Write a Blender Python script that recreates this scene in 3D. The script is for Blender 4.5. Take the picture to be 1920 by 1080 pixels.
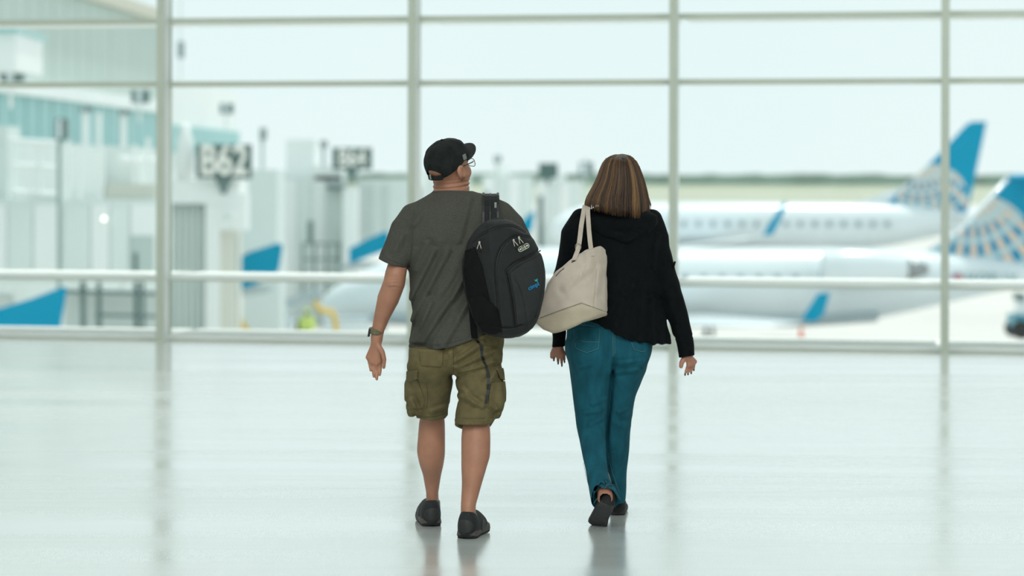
import bpy, bmesh, math, random
import numpy as np
from math import pi, sin, cos, radians as R

for o in list(bpy.data.objects):
    bpy.data.objects.remove(o)
scn = bpy.context.scene
C = scn.collection
random.seed(7)
rng = np.random.default_rng(7)

# ------------------------------------------------------------------ camera
F, CZ, HY, ROLL = 4533.3, 1.6, 335.0, 0.0028      # focal length in pixels (85 mm), eye height, horizon row, slight tilt
cam_d = bpy.data.cameras.new('camera')
cam = bpy.data.objects.new('camera', cam_d); C.objects.link(cam)
cam.location = (0, 0, CZ); cam.rotation_euler = (pi / 2, -ROLL, 0)
cam_d.sensor_width = 36; cam_d.lens = F / 1920 * 36
cam_d.shift_y = (HY - 540) / 1920
cam_d.clip_start = 0.1; cam_d.clip_end = 9000
cam_d.dof.use_dof = True; cam_d.dof.focus_distance = 10.85; cam_d.dof.aperture_fstop = 1.8
scn.camera = cam

# ------------------------------------------------------------------ light
scn.view_settings.view_transform = 'Standard'; scn.view_settings.look = 'None'
scn.view_settings.gamma = 1; scn.view_settings.exposure = 0.0
scn.view_settings.use_curve_mapping = False
scn.cycles.use_denoising = True
scn.cycles.max_bounces = 5; scn.cycles.diffuse_bounces = 3; scn.cycles.glossy_bounces = 3; scn.cycles.transparent_max_bounces = 12
scn.cycles.adaptive_threshold = 0.02
scn.cycles.sample_clamp_indirect = 6

world = bpy.data.worlds.new('hazy_sky'); scn.world = world; world.use_nodes = True
wn = world.node_tree; wn.nodes.clear()
wo = wn.nodes.new('ShaderNodeOutputWorld'); bg = wn.nodes.new('ShaderNodeBackground')
tc = wn.nodes.new('ShaderNodeTexCoord'); nz = wn.nodes.new('ShaderNodeTexNoise'); rp = wn.nodes.new('ShaderNodeValToRGB')
nz.inputs['Scale'].default_value = 2.2; nz.inputs['Detail'].default_value = 3
rp.color_ramp.elements[0].position = 0.35; rp.color_ramp.elements[0].color = (0.78, 0.89, 0.90, 1)
rp.color_ramp.elements[1].position = 0.65; rp.color_ramp.elements[1].color = (0.85, 0.92, 0.92, 1)
wn.links.new(tc.outputs['Generated'], nz.inputs['Vector']); wn.links.new(nz.outputs['Fac'], rp.inputs['Fac'])
wn.links.new(rp.outputs['Color'], bg.inputs['Color']); bg.inputs['Strength'].default_value = 1.11
wn.links.new(bg.outputs[0], wo.inputs[0])

sun_d = bpy.data.lights.new('sun', 'SUN'); sun_d.energy = 2.6; sun_d.angle = R(2); sun_d.color = (1, 0.97, 0.92)
sun = bpy.data.objects.new('sun', sun_d); C.objects.link(sun)
sun.rotation_euler = (R(-18), R(9), 0)            # high and beyond the apron: tops bright, near sides shaded

for (lx, ly, en, sx) in ((-6, 18, 340, 10), (6, 18, 340, 10), (-2.5, 3, 360, 4), (2.5, 3, 360, 4), (-2.5, -4, 470, 4), (2.5, -4, 470, 4)):   # unseen area lights added to fill the floor and the figures
    d = bpy.data.lights.new('added_fill_light', 'AREA'); d.shape = 'RECTANGLE'; d.size = sx; d.size_y = 4
    d.energy = en; d.color = (0.95, 1.0, 0.99)
    o = bpy.data.objects.new('added_fill_light', d); C.objects.link(o); o.location = (lx, ly, 6.9)

# ------------------------------------------------------------------ helpers
def P(px, py, Y):
    """the point of the place at distance Y that shows at a pixel of the 1920x1080 frame"""
    dx, dy = px - 960, py - HY
    x, y = dx + ROLL * dy, dy - ROLL * dx
    return np.array([x * Y / F, Y, CZ - y * Y / F])

def S(c):
    return tuple(((v / 255) / 12.92 if v / 255 <= 0.04045 else ((v / 255 + 0.055) / 1.055) ** 2.4) for v in c)

MATS = {}
def mat(name, col, rough=0.6, metal=0.0, var=0.0, scale=8.0, stretch=(1, 1, 1), bump=0.0, bscale=None, spec=0.5, col2=None,
        coat=0.0, sheen=0.0, sub=0.0):
    """procedural material; col in sRGB 0-255"""
    if name in MATS: return MATS[name]
    m = bpy.data.materials.new(name); m.use_nodes = True; MATS[name] = m
    n = m.node_tree.nodes; l = m.node_tree.links; b = n['Principled BSDF']
    c = S(col)
    b.inputs['Base Color'].default_value = (*c, 1); b.inputs['Roughness'].default_value = rough
    b.inputs['Metallic'].default_value = metal; b.inputs['Specular IOR Level'].default_value = spec
    b.inputs['Coat Weight'].default_value = coat; b.inputs['Sheen Weight'].default_value = sheen
    if sub: b.inputs['Subsurface Weight'].default_value = sub; b.inputs['Subsurface Radius'].default_value = (.01, .004, .002)
    if var or bump or col2:
        t = n.new('ShaderNodeTexCoord'); mp = n.new('ShaderNodeMapping'); l.new(t.outputs['Object'], mp.inputs[0])
        mp.inputs['Scale'].default_value = stretch
    if var or col2:
        k = n.new('ShaderNodeTexNoise'); k.inputs['Scale'].default_value = scale; k.inputs['Detail'].default_value = 4
        l.new(mp.outputs[0], k.inputs['Vector'])
        r = n.new('ShaderNodeValToRGB'); l.new(k.outputs['Fac'], r.inputs['Fac'])
        r.color_ramp.elements[0].position = 0.33; r.color_ramp.elements[1].position = 0.68
        a = S(col2) if col2 else tuple(x * (1 - var) for x in c)
        bb = c if col2 else tuple(min(1, x * (1 + var)) for x in c)
        r.color_ramp.elements[0].color = (*a, 1); r.color_ramp.elements[1].color = (*bb, 1)
        l.new(r.outputs['Color'], b.inputs['Base Color'])
    if bump:
        k2 = n.new('ShaderNodeTexNoise'); k2.inputs['Scale'].default_value = bscale or scale * 4; k2.inputs['Detail'].default_value = 5
        l.new(mp.outputs[0], k2.inputs['Vector'])
        bp = n.new('ShaderNodeBump'); bp.inputs['Strength'].default_value = bump; bp.inputs['Distance'].default_value = 0.01
        l.new(k2.outputs['Fac'], bp.inputs['Height']); l.new(bp.outputs[0], b.inputs['Normal'])
    return m

ORG = {}
def _org(parent):
    return ORG[parent] if parent is not None else np.zeros(3)

def tag(o, label=None, cat=None, group=None, kind=None):
    if label: o['label'] = label
    if cat: o['category'] = cat
    if group: o['group'] = group
    if kind: o['kind'] = kind
    return o

def empty(name, loc, label=None, cat=None, group=None, kind=None):
    o = bpy.data.objects.new(name, None); C.objects.link(o); o.location = loc; o.empty_display_size = 0.2
    ORG[o] = np.array(loc, float)
    return tag(o, label, cat, group, kind)

def obj(name, vf, material, parent=None, smooth=False, loc=None, label=None, cat=None, group=None, kind=None):
    """one mesh object from world-space vertices"""
    v = np.asarray(vf[0], float); f = vf[1]
    if parent is not None: org = ORG[parent]
    elif loc is not None: org = np.array(loc, float)
    else: org = np.array([(v[:, 0].min() + v[:, 0].max()) / 2, (v[:, 1].min() + v[:, 1].max()) / 2, v[:, 2].min()])
    me = bpy.data.meshes.new(name)
    vv = v - org
    if isinstance(f, np.ndarray) and f.ndim == 2:
        k = f.shape[1]
        me.vertices.add(len(vv)); me.vertices.foreach_set('co', vv.astype(np.float32).ravel())
        me.loops.add(f.size); me.loops.foreach_set('vertex_index', f.astype(np.int32).ravel())
        me.polygons.add(len(f)); me.polygons.foreach_set('loop_start', np.arange(0, f.size, k, dtype=np.int32))
        me.polygons.foreach_set('loop_total', np.full(len(f), k, np.int32))
        me.update(calc_edges=True)
    else:
        me.from_pydata([tuple(x) for x in vv], [], [tuple(int(i) for i in x) for x in f]); me.update()
    if smooth: me.polygons.foreach_set('use_smooth', np.ones(len(me.polygons), bool))
    if isinstance(material, (list, tuple)):
        for m in material: me.materials.append(m)
    else: me.materials.append(material)
    o = bpy.data.objects.new(name, me); C.objects.link(o); ORG[o] = org
    if parent is not None: o.parent = parent
    else: o.location = org
    return tag(o, label, cat, group, kind)

class MB:
    def __init__(s): s.v = []; s.f = []
    def add(s, v, f):
        k = len(s.v); s.v += [np.asarray(x, float) for x in v]; s.f += [tuple(i + k for i in q) for q in f]; return s
    def box(s, x0, x1, y0, y1, z0, z1):
        v = [(x, y, z) for z in (z0, z1) for y in (y0, y1) for x in (x0, x1)]
        return s.add(v, [(0, 2, 3, 1), (4, 5, 7, 6), (0, 1, 5, 4), (2, 6, 7, 3), (0, 4, 6, 2), (1, 3, 7, 5)])
    def hexa(s, a, b):
        """prism between two equal outlines"""
        n = len(a)
        return s.add(list(a) + list(b), [tuple(range(n))[::-1], tuple(range(n, 2 * n))] + [(i, (i + 1) % n, n + (i + 1) % n, n + i) for i in range(n)])
    def pxbox(s, x0, y0, x1, y1, Y, depth, base=None):
        a = P(x0, y1, Y); b = P(x1, y0, Y)
        return s.box(a[0], b[0], Y, Y + depth, a[2] if base is None else base, b[2])
    def tube(s, pts, r, n=8, cap=True, flat=None):
        pts = [np.asarray(p, float) for p in pts]; m = len(pts)
        rr = r if hasattr(r, '__len__') else [r] * m
        v = []; prev = None
        for i, p in enumerate(pts):
            t = pts[min(i + 1, m - 1)] - pts[max(i - 1, 0)]; t = t / (np.linalg.norm(t) + 1e-12)
            if prev is None:
                up = np.array([0, 0, 1.]) if abs(t[2]) < .9 else np.array([1., 0, 0])
                e = np.cross(t, up)
            else: e = prev - t * np.dot(prev, t)
            e /= np.linalg.norm(e) + 1e-12; prev = e; g = np.cross(t, e)
            for k in range(n):
                a = 2 * pi * k / n; v.append(p + rr[i] * (cos(a) * e + sin(a) * g))
        f = [(i * n + k, i * n + (k + 1) % n, (i + 1) * n + (k + 1) % n, (i + 1) * n + k) for i in range(m - 1) for k in range(n)]
        if cap: f += [tuple(range(n))[::-1], tuple(range((m - 1) * n, m * n))]
        return s.add(v, f)
    def loft(s, rings, cap=True, closed=True):
        n = len(rings[0]); m = len(rings); v = [p for r in rings for p in r]
        f = [(i * n + k, i * n + (k + 1) % n, (i + 1) * n + (k + 1) % n, (i + 1) * n + k) for i in range(m - 1) for k in range(n if closed else n - 1)]
        if cap: f += [tuple(range(n))[::-1], tuple(range((m - 1) * n, m * n))]
        return s.add(v, f)
    def ribbon(s, pts, side, thick):
        """strap: rectangular section swept along pts; side = half-width vectors"""
        rings = []; m = len(pts)
        pts = [np.asarray(p, float) for p in pts]
        for i, p in enumerate(pts):
            t = pts[min(i + 1, m - 1)] - pts[max(i - 1, 0)]; w = np.asarray(side[i] if isinstance(side, list) else side, float)
            nn = np.cross(t, w); nn = nn / (np.linalg.norm(nn) + 1e-12) * thick / 2
            rings.append([p - w - nn, p + w - nn, p + w + nn, p - w + nn])
        return s.loft(rings)
    def get(s): return (np.array(s.v), s.f)

def text_vf(txt, size, origin, ex, ez, thick=0.004, bold=0.0, xs=1.0):
    """lettering as a solid; ex = writing direction, ez = up"""
    cu = bpy.data.curves.new('lettering', 'FONT'); cu.body = txt; cu.size = size; cu.extrude = thick / 2; cu.offset = bold
    cu.align_x = 'CENTER'; cu.align_y = 'CENTER'
    o = bpy.data.objects.new('lettering', cu); C.objects.link(o)
    dg = bpy.context.evaluated_depsgraph_get(); me = o.evaluated_get(dg).to_mesh()
    v = np.array([x.co[:] for x in me.vertices]); f = [tuple(p.vertices) for p in me.polygons]
    o.evaluated_get(dg).to_mesh_clear(); bpy.data.objects.remove(o); bpy.data.curves.remove(cu)
    ex = np.asarray(ex, float); ez = np.asarray(ez, float); ey = np.cross(ex, ez)
    # text lies in local xy, +z of the text faces the reader
    w = np.asarray(origin, float) + v[:, 0:1] * xs * ex + v[:, 1:2] * ez + v[:, 2:3] * ey
    return (w, f)

# ------------------------------------------------------------------ implicit modelling (bodies, clothing, bags)
def sd_mesh(f, lo, hi, h):
    lo = np.asarray(lo, float); hi = np.asarray(hi, float); B = 4
    nb = np.ceil((hi - lo) / (h * B)).astype(int) + 1
    g = [(np.arange(k) * B + (B - 1) / 2) * h for k in nb]
    X, Y, Z = np.meshgrid(*g, indexing='ij')
    dc = f(np.stack([X.ravel(), Y.ravel(), Z.ravel()], 1) + lo).reshape(nb)
    act = np.argwhere(np.abs(dc) < B * h * 1.35)
    D = np.repeat(np.repeat(np.repeat(dc, B, 0), B, 1), B, 2).astype(np.float32)
    off = np.array([(i, j, k) for i in range(B) for j in range(B) for k in range(B)])
    idx = (act[:, None, :] * B + off[None]).reshape(-1, 3)
    for s0 in range(0, len(idx), 400000):
        q = idx[s0:s0 + 400000]; D[q[:, 0], q[:, 1], q[:, 2]] = f(q * h + lo)
    s = D < 0
    n = np.array(D.shape)
    cnt = np.zeros(n - 1, np.int8)
    cor = [(i, j, k) for i in (0, 1) for j in (0, 1) for k in (0, 1)]
    for (i, j, k) in cor: cnt += s[i:n[0] - 1 + i, j:n[1] - 1 + j, k:n[2] - 1 + k]
    cells = np.argwhere((cnt > 0) & (cnt < 8))
    vals = np.stack([D[cells[:, 0] + i, cells[:, 1] + j, cells[:, 2] + k] for (i, j, k) in cor], 1)
    acc = np.zeros((len(cells), 3)); num = np.zeros(len(cells))
    cc = np.array(cor, float)
    for a in range(8):
        for b in range(a + 1, 8):
            if np.abs(cc[a] - cc[b]).sum() != 1: continue
            m = (vals[:, a] < 0) != (vals[:, b] < 0)
            t = vals[m, a] / (vals[m, a] - vals[m, b])
            acc[m] += cc[a] + t[:, None] * (cc[b] - cc[a]); num[m] += 1
    V = (cells + acc / num[:, None]) * h + lo
    cid = np.full(n - 1, -1, np.int64); cid[cells[:, 0], cells[:, 1], cells[:, 2]] = np.arange(len(cells))
    Q = []
    for ax in range(3):
        u, w = (ax + 1) % 3, (ax + 2) % 3
        sl0 = [slice(None)] * 3; sl1 = [slice(None)] * 3; sl0[ax] = slice(0, -1); sl1[ax] = slice(1, None)
        s0, s1 = s[tuple(sl0)], s[tuple(sl1)]
        e = np.argwhere(s0 != s1); e = e[(e[:, u] > 0) & (e[:, w] > 0) & (e[:, u] < n[u] - 1) & (e[:, w] < n[w] - 1)]
        flip = s0[e[:, 0], e[:, 1], e[:, 2]]
        q = []
        for (du, dw) in ((-1, -1), (0, -1), (0, 0), (-1, 0)):
            c = e.copy(); c[:, u] += du; c[:, w] += dw; q.append(cid[c[:, 0], c[:, 1], c[:, 2]])
        q = np.stack(q, 1); q[~flip] = q[~flip][:, ::-1]; Q.append(q)
    Q = np.concatenate(Q); Q = Q[(Q >= 0).all(1)]
    return V, Q

def cull(f, lo, hi, m=.085):
    lo = np.asarray(lo, float); hi = np.asarray(hi, float)
    def g(p):
        d = np.maximum(lo - p, p - hi).max(1); k = d < m
        if k.any(): d[k] = f(p[k])
        return d
    return g
def bbox(x0, y0, x1, y1, Ya, Yb):
    """box that holds a pixel rectangle between two distances"""
    q = np.array([P(x, y, Y) for x in (x0, x1) for y in (y0, y1) for Y in (Ya, Yb)]); return q.min(0), q.max(0)
def near_only(p, d, fn, m=.03):
    """add a displacement only close to the surface"""
    k = np.abs(d) < m
    if k.any(): d[k] += fn(p[k])
    return d

def smin(a, b, k):
    h = np.clip(0.5 + 0.5 * (b - a) / k, 0, 1)
    return b + (a - b) * h - k * h * (1 - h)
def smax(a, b, k): return -smin(-a, -b, k)

def hermite(rows, n=160):
    r = np.array(rows, float); r = r[np.argsort(r[:, 0])]
    t = np.linspace(r[0, 0], r[-1, 0], n); out = [t]
    x = r[:, 0]
    for c in range(1, r.shape[1]):
        y = r[:, c]; d = np.diff(y) / np.diff(x); m = np.zeros_like(y)
        m[0], m[-1] = d[0], d[-1]
        for i in range(1, len(y) - 1): m[i] = 0 if d[i - 1] * d[i] <= 0 else 2 * d[i - 1] * d[i] / (d[i - 1] + d[i])
        k = np.clip(np.searchsorted(x, t) - 1, 0, len(x) - 2); h = x[k + 1] - x[k]; u = (t - x[k]) / h
        out.append((1 + 2 * u) * (1 - u) ** 2 * y[k] + u * (1 - u) ** 2 * h * m[k] + u * u * (3 - 2 * u) * y[k + 1] + u * u * (u - 1) * h * m[k + 1])
    return np.array(out)

def stack(rows, Y0, grow=0.0, pw=2.0, rnd=0.01):
    """vertical body of elliptical sections: rows of (image row, left x, right x, distance offset, half depth in m)"""
    w = []
    for (py, xl, xr, dy, b) in rows:
        a0 = P(xl, py, Y0 + dy); a1 = P(xr, py, Y0 + dy)
        w.append((a0[2] / 2 + a1[2] / 2, (a0[0] + a1[0]) / 2, Y0 + dy, (a1[0] - a0[0]) / 2, b))
    T = hermite(w)
    def f(p):
        z = p[:, 2]
        cx, cy, a, b = (np.interp(z, T[0], T[k]) for k in (1, 2, 3, 4))
        a = np.maximum(a + grow, .004); b = np.maximum(b + grow, .004)
        u = (p[:, 0] - cx); v = (p[:, 1] - cy)
        if pw == 2.0:
            k0 = np.sqrt((u / a) ** 2 + (v / b) ** 2) + 1e-9; k1 = np.sqrt((u / a ** 2) ** 2 + (v / b ** 2) ** 2) + 1e-9
            d = k0 * (k0 - 1) / k1
        else:
            d = ((np.abs(u / a) ** pw + np.abs(v / b) ** pw) ** (1 / pw) - 1) * np.minimum(a, b)
        dz = np.maximum(T[0][0] - z, z - T[0][-1])
        return smax(d, dz, rnd)
    g = abs(grow) + .003
    return cull(f, ((T[1] - T[3]).min() - g, (T[2] - T[4]).min() - g, T[0][0]), ((T[1] + T[3]).max() + g, (T[2] + T[4]).max() + g, T[0][-1]))

def chain(pts, rad):
    pts = [np.asarray(p, float) for p in pts]
    def f(p):
        d = None
        for i in range(len(pts) - 1):
            a, b = pts[i], pts[i + 1]; ab = b - a
            t = np.clip(((p - a) @ ab) / (ab @ ab), 0, 1)
            q = np.linalg.norm(p - a - t[:, None] * ab, axis=1) - (rad[i] + t * (rad[i + 1] - rad[i]))
            d = q if d is None else np.minimum(d, q)
        return d
    A = np.array(pts); rr = np.array(rad)[:, None]
    return cull(f, (A - rr).min(0), (A + rr).max(0))

def ellip(c, r, M=None):
    c = np.asarray(c, float); r = np.asarray(r, float)
    def f(p):
        q = p - c
        if M is not None: q = q @ M
        k0 = np.linalg.norm(q / r, axis=1) + 1e-9; k1 = np.linalg.norm(q / r ** 2, axis=1) + 1e-9
        return k0 * (k0 - 1) / k1
    return f

def rot(yaw=0, pitch=0, roll=0):
    """columns = local right, forward, up; yaw to the right, pitch up, roll"""
    a, b, c = R(yaw), R(pitch), R(roll)
    Rz = np.array([[cos(a), sin(a), 0], [-sin(a), cos(a), 0], [0, 0, 1]])
    Rx = np.array([[1, 0, 0], [0, cos(b), -sin(b)], [0, sin(b), cos(b)]])
    Ry = np.array([[cos(c), 0, sin(c)], [0, 1, 0], [-sin(c), 0, cos(c)]])
    return Rz @ Rx @ Ry

def poly2(pts, u, v):
    """signed distance to a polygon in 2-D"""
    pts = np.asarray(pts, float); d = np.full(u.shape, 1e9); s = np.ones(u.shape)
    n = len(pts)
    for i in range(n):
        a, b = pts[i], pts[i - 1]; ex, ey = b - a
        wx, wy = u - a[0], v - a[1]
        t = np.clip((wx * ex + wy * ey) / (ex * ex + ey * ey), 0, 1)
        d = np.minimum(d, (wx - ex * t) ** 2 + (wy - ey * t) ** 2)
        c1 = v >= a[1]; c2 = v < b[1]; c3 = ex * wy > ey * wx
        s = np.where((c1 & c2 & c3) | (~c1 & ~c2 & ~c3), -s, s)
    return s * np.sqrt(d)

def pxpoly(pts, Y):
    return [(P(x, y, Y)[0], P(x, y, Y)[2]) for x, y in pts]

def smooth_poly(pts, it=2):
    pts = [np.array(p, float) for p in pts]
    for _ in range(it):
        q = []
        for i in range(len(pts)):
            a, b = pts[i], pts[(i + 1) % len(pts)]; q += [a * .75 + b * .25, a * .25 + b * .75]
        pts = q
    return pts

def to_px(p):
    """pixel coordinates of points (used only to place seams and hems)"""
    x = p[:, 0] / p[:, 1] * F; y = (CZ - p[:, 2]) / p[:, 1] * F
    return 960 + x - ROLL * y, HY + y + ROLL * x

def vnoise(p):
    i = np.floor(p).astype(np.int64); f = p - i; f = f * f * (3 - 2 * f)
    def hsh(a, b, c):
        n = (a * 374761393 + b * 668265263 + c * 2147483647) & 0xffffffff
        n = ((n ^ (n >> 13)) * 1274126177) & 0xffffffff
        return ((n ^ (n >> 16)) & 0xffff) / 32767.5 - 1
    r = 0
    for a in (0, 1):
        for b in (0, 1):
            for c in (0, 1):
                w = (f[:, 0] if a else 1 - f[:, 0]) * (f[:, 1] if b else 1 - f[:, 1]) * (f[:, 2] if c else 1 - f[:, 2])
                r = r + w * hsh(i[:, 0] + a, i[:, 1] + b, i[:, 2] + c)
    return r

def folds(p, across, freq, along=0.25, seed=0.0):
    """long soft creases: noise that varies quickly in direction `across`, slowly otherwise"""
    a = np.asarray(across, float); a = a / np.linalg.norm(a)
    t = p @ a; q = p - t[:, None] * a
    return vnoise((q * along + t[:, None] * a) * freq + seed)

def surf(f, px, py, Ya, Yb, lift=0.0, n=160):
    """first point of surface f behind a pixel, between distances Ya and Yb"""
    d0 = P(px, py, 1.0) - np.array([0, 0, CZ]); 
    Ys = np.linspace(Ya, Yb, n); pts = np.array([0, 0, CZ]) + Ys[:, None] * d0
    v = f(pts); k = np.argmax(v < 0)
    if v[k] >= 0: k = int(np.argmin(v)); return pts[k] - lift * d0
    t = v[k - 1] / (v[k - 1] - v[k]) if k else 0
    return np.array([0, 0, CZ]) + (Ys[max(k - 1, 0)] + t * (Ys[1] - Ys[0]) - lift) * d0

def dense(pts, step=4.0):
    out = []
    for (a, b) in zip(pts[:-1], pts[1:]):
        a, b = np.array(a, float), np.array(b, float); k = max(1, int(np.hypot(*(b - a)) / step))
        out += [tuple(a + (b - a) * i / k) for i in range(k)]
    return out + [tuple(pts[-1])]

def curve_px(pts, n=24):
    """Catmull-Rom through pixel points"""
    p = [np.array(q, float) for q in pts]; p = [2 * p[0] - p[1]] + p + [2 * p[-1] - p[-2]]; out = []
    m = len(p) - 3
    for i in range(m):
        for t in np.linspace(0, 1, max(2, n // m), endpoint=(i == m - 1)):
            a, b, c, d = p[i:i + 4]
            out.append(.5 * (2 * b + (c - a) * t + (2 * a - 5 * b + 4 * c - d) * t * t + (3 * b - a - 3 * c + d) * t ** 3))
    return out
# ================================================================== the hall
W0 = np.array([-660 / F * 23.64, 23.64, 0.0]); WA = R(10.5); BAY = 2.519
WU = np.array([cos(WA), -sin(WA), 0]); WN = np.array([sin(WA), cos(WA), 0])     # along the glass wall; outward
def wl(s, n, z): return W0 + WU * s + WN * n + np.array([0, 0, z])
def wbox(mb, s0, s1, n0, n1, z0, z1):
    a = [wl(s0, n0, z0), wl(s1, n0, z0), wl(s1, n1, z0), wl(s0, n1, z0)]
    return mb.hexa(a, [q + np.array([0, 0, z1 - z0]) for q in a])
KL, KR = -4, 7
HALL_H = 7.0

def floor_mat():
    m = bpy.data.materials.new('polished terrazzo'); m.use_nodes = True; n = m.node_tree.nodes; l = m.node_tree.links
    b = n['Principled BSDF']
    t = n.new('ShaderNodeTexCoord')
    k = n.new('ShaderNodeTexNoise'); k.inputs['Scale'].default_value = 180; k.inputs['Detail'].default_value = 2
    r = n.new('ShaderNodeValToRGB'); r.color_ramp.elements[0].position = .3; r.color_ramp.elements[1].position = .7
    r.color_ramp.elements[0].color = (*S((204, 210, 206)), 1); r.color_ramp.elements[1].color = (*S((226, 232, 229)), 1)
    l.new(t.outputs['Object'], k.inputs['Vector']); l.new(k.outputs['Fac'], r.inputs['Fac']); l.new(r.outputs[0], b.inputs['Base Color'])
    mp = n.new('ShaderNodeMapping'); mp.inputs['Scale'].default_value = (0.12, 1.1, 1); l.new(t.outputs['Object'], mp.inputs[0])
    w = n.new('ShaderNodeTexNoise'); w.inputs['Scale'].default_value = 1.6; w.inputs['Detail'].default_value = 5; l.new(mp.outputs[0], w.inputs['Vector'])
    rr = n.new('ShaderNodeMapRange'); rr.inputs['To Min'].default_value = .12; rr.inputs['To Max'].default_value = .25
    rr.inputs['From Min'].default_value = .3; rr.inputs['From Max'].default_value = .7
    l.new(w.outputs['Fac'], rr.inputs['Value']); l.new(rr.outputs[0], b.inputs['Roughness'])
    bp = n.new('ShaderNodeBump'); bp.inputs['Strength'].default_value = .02; bp.inputs['Distance'].default_value = .02
    l.new(w.outputs['Fac'], bp.inputs['Height']); l.new(bp.outputs[0], b.inputs['Normal'])
    b.inputs['Coat Weight'].default_value = 1.0; b.inputs['Coat IOR'].default_value = 1.7; l.new(rr.outputs[0], b.inputs['Coat Roughness']); l.new(bp.outputs[0], b.inputs['Coat Normal'])
    b.inputs['IOR'].default_value = 1.52; b.inputs['Specular IOR Level'].default_value = .5
    return m
M_floor = floor_mat()
M_white = mat('white painted plaster', (225, 228, 224), .7, var=.03)
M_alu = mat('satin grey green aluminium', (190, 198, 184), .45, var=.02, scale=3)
M_alu_lit = mat('daylit pale aluminium', (238, 244, 242), .4, var=.02, scale=3)  # pale copy of the frame metal, daylight put into its colour
M_fin = mat('white enamelled ledge', (240, 244, 240), .5, var=.02)
def glass_mat():
    m = bpy.data.materials.new('clear window glass'); m.use_nodes = True; n = m.node_tree.nodes; l = m.node_tree.links
    n.remove(n['Principled BSDF']); out = n['Material Output']
    tr = n.new('ShaderNodeBsdfTransparent'); tr.inputs['Color'].default_value = (.965, .985, .98, 1)
    gl = n.new('ShaderNodeBsdfGlossy'); gl.inputs['Roughness'].default_value = .02
    m1 = tr
    fr = n.new('ShaderNodeFresnel'); fr.inputs['IOR'].default_value = 1.3
    m2 = n.new('ShaderNodeMixShader'); l.new(fr.outputs[0], m2.inputs[0]); l.new(m1.outputs[0], m2.inputs[1]); l.new(gl.outputs[0], m2.inputs[2])
    l.new(m2.outputs[0], out.inputs['Surface'])
    return m
M_glass = glass_mat()

s_l, s_r = KL * BAY, KR * BAY
el, er = wl(s_l, .3, 0), wl(s_r, .3, 0)
fl = [(el[0], -14, 0), (er[0], -14, 0), (er[0], er[1], 0), (el[0], el[1], 0)]
obj('floor', MB().hexa([(x, y, -.3) for x, y, z in fl], [(x, y, 0) for x, y, z in fl]).get(), M_floor, kind='structure', loc=(0, 0, 0))
cl = [(el[0], -14), (er[0], -14), (er[0] + 1, er[1] + 1.6), (el[0] + 1, el[1] + 1.6)]  # unseen roof overhang, added to limit the sun reaching the glass wall
obj('ceiling', MB().hexa([(x, y, HALL_H) for x, y in cl], [(x, y, HALL_H + .4) for x, y in cl]).get(), M_white, kind='structure')
obj('wall_back', MB().box(el[0], er[0], -14.3, -14, 0, HALL_H).get(), M_white, kind='structure')
obj('wall_left', MB().box(el[0] - .3, el[0], -14, el[1], 0, HALL_H).get(), M_white, kind='structure')
obj('wall_right', MB().box(er[0], er[0] + .3, -14, er[1], 0, HALL_H).get(), M_white, kind='structure')

BARS = [(0.0, .05), (.585, .05), (2.495, .05), (3.117, .05), (5.03, .05), (5.65, .05)]   # ledge height above floor, face height
GN = .17                                                # glass line behind the mullion faces
MW = .037
for i, k in enumerate(range(KL, KR + 1)):
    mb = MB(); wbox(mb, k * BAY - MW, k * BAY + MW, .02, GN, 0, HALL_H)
    t = obj('trim_%d' % (i + 1), mb.get(), M_alu_lit, kind='structure')
    mb = MB(); wbox(mb, k * BAY - MW - .002, k * BAY + MW + .001, 0, .025, 0, HALL_H); obj('shaded_front', mb.get(), M_alu, t)  # grey green strip paints the shaded front; the body behind is painted lit
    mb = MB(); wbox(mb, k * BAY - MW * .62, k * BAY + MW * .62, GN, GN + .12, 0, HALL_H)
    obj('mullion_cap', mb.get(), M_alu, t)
for i, k in enumerate(range(KL, KR)):
    c = wl(k * BAY + BAY / 2, GN, 0)
    w = empty('window_%d' % (i + 1), c, kind='structure')
    s0, s1 = k * BAY + MW * .62, (k + 1) * BAY - MW * .62
    zs = [b for b in BARS] + [(HALL_H, 0)]
    for j, (z, hh) in enumerate(BARS):
        if j > 1:
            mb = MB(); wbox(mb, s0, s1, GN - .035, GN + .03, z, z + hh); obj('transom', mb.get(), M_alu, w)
        else:                                                # the two low rails: bright top and shaded lower edge put into the colours
            mb = MB(); wbox(mb, s0, s1, GN - .03, GN + .03, z, z + .02); obj('shade_lip', mb.get(), M_alu, w)
            mb = MB(); wbox(mb, s0, s1, GN - .035, GN + .03, z + .02, z + hh); obj('transom', mb.get(), M_alu_lit, w)
        mb = MB(); wbox(mb, s0 + .012, s1 - .012, GN + .045, GN + 1.0, z + hh - .022, z + hh + .004); obj('ledge', mb.get(), M_fin, w)
        mb = MB(); wbox(mb, s0, s1, GN + .006, GN + .022, z + hh, zs[j + 1][0]); obj('pane', mb.get(), M_glass, w)
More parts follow.
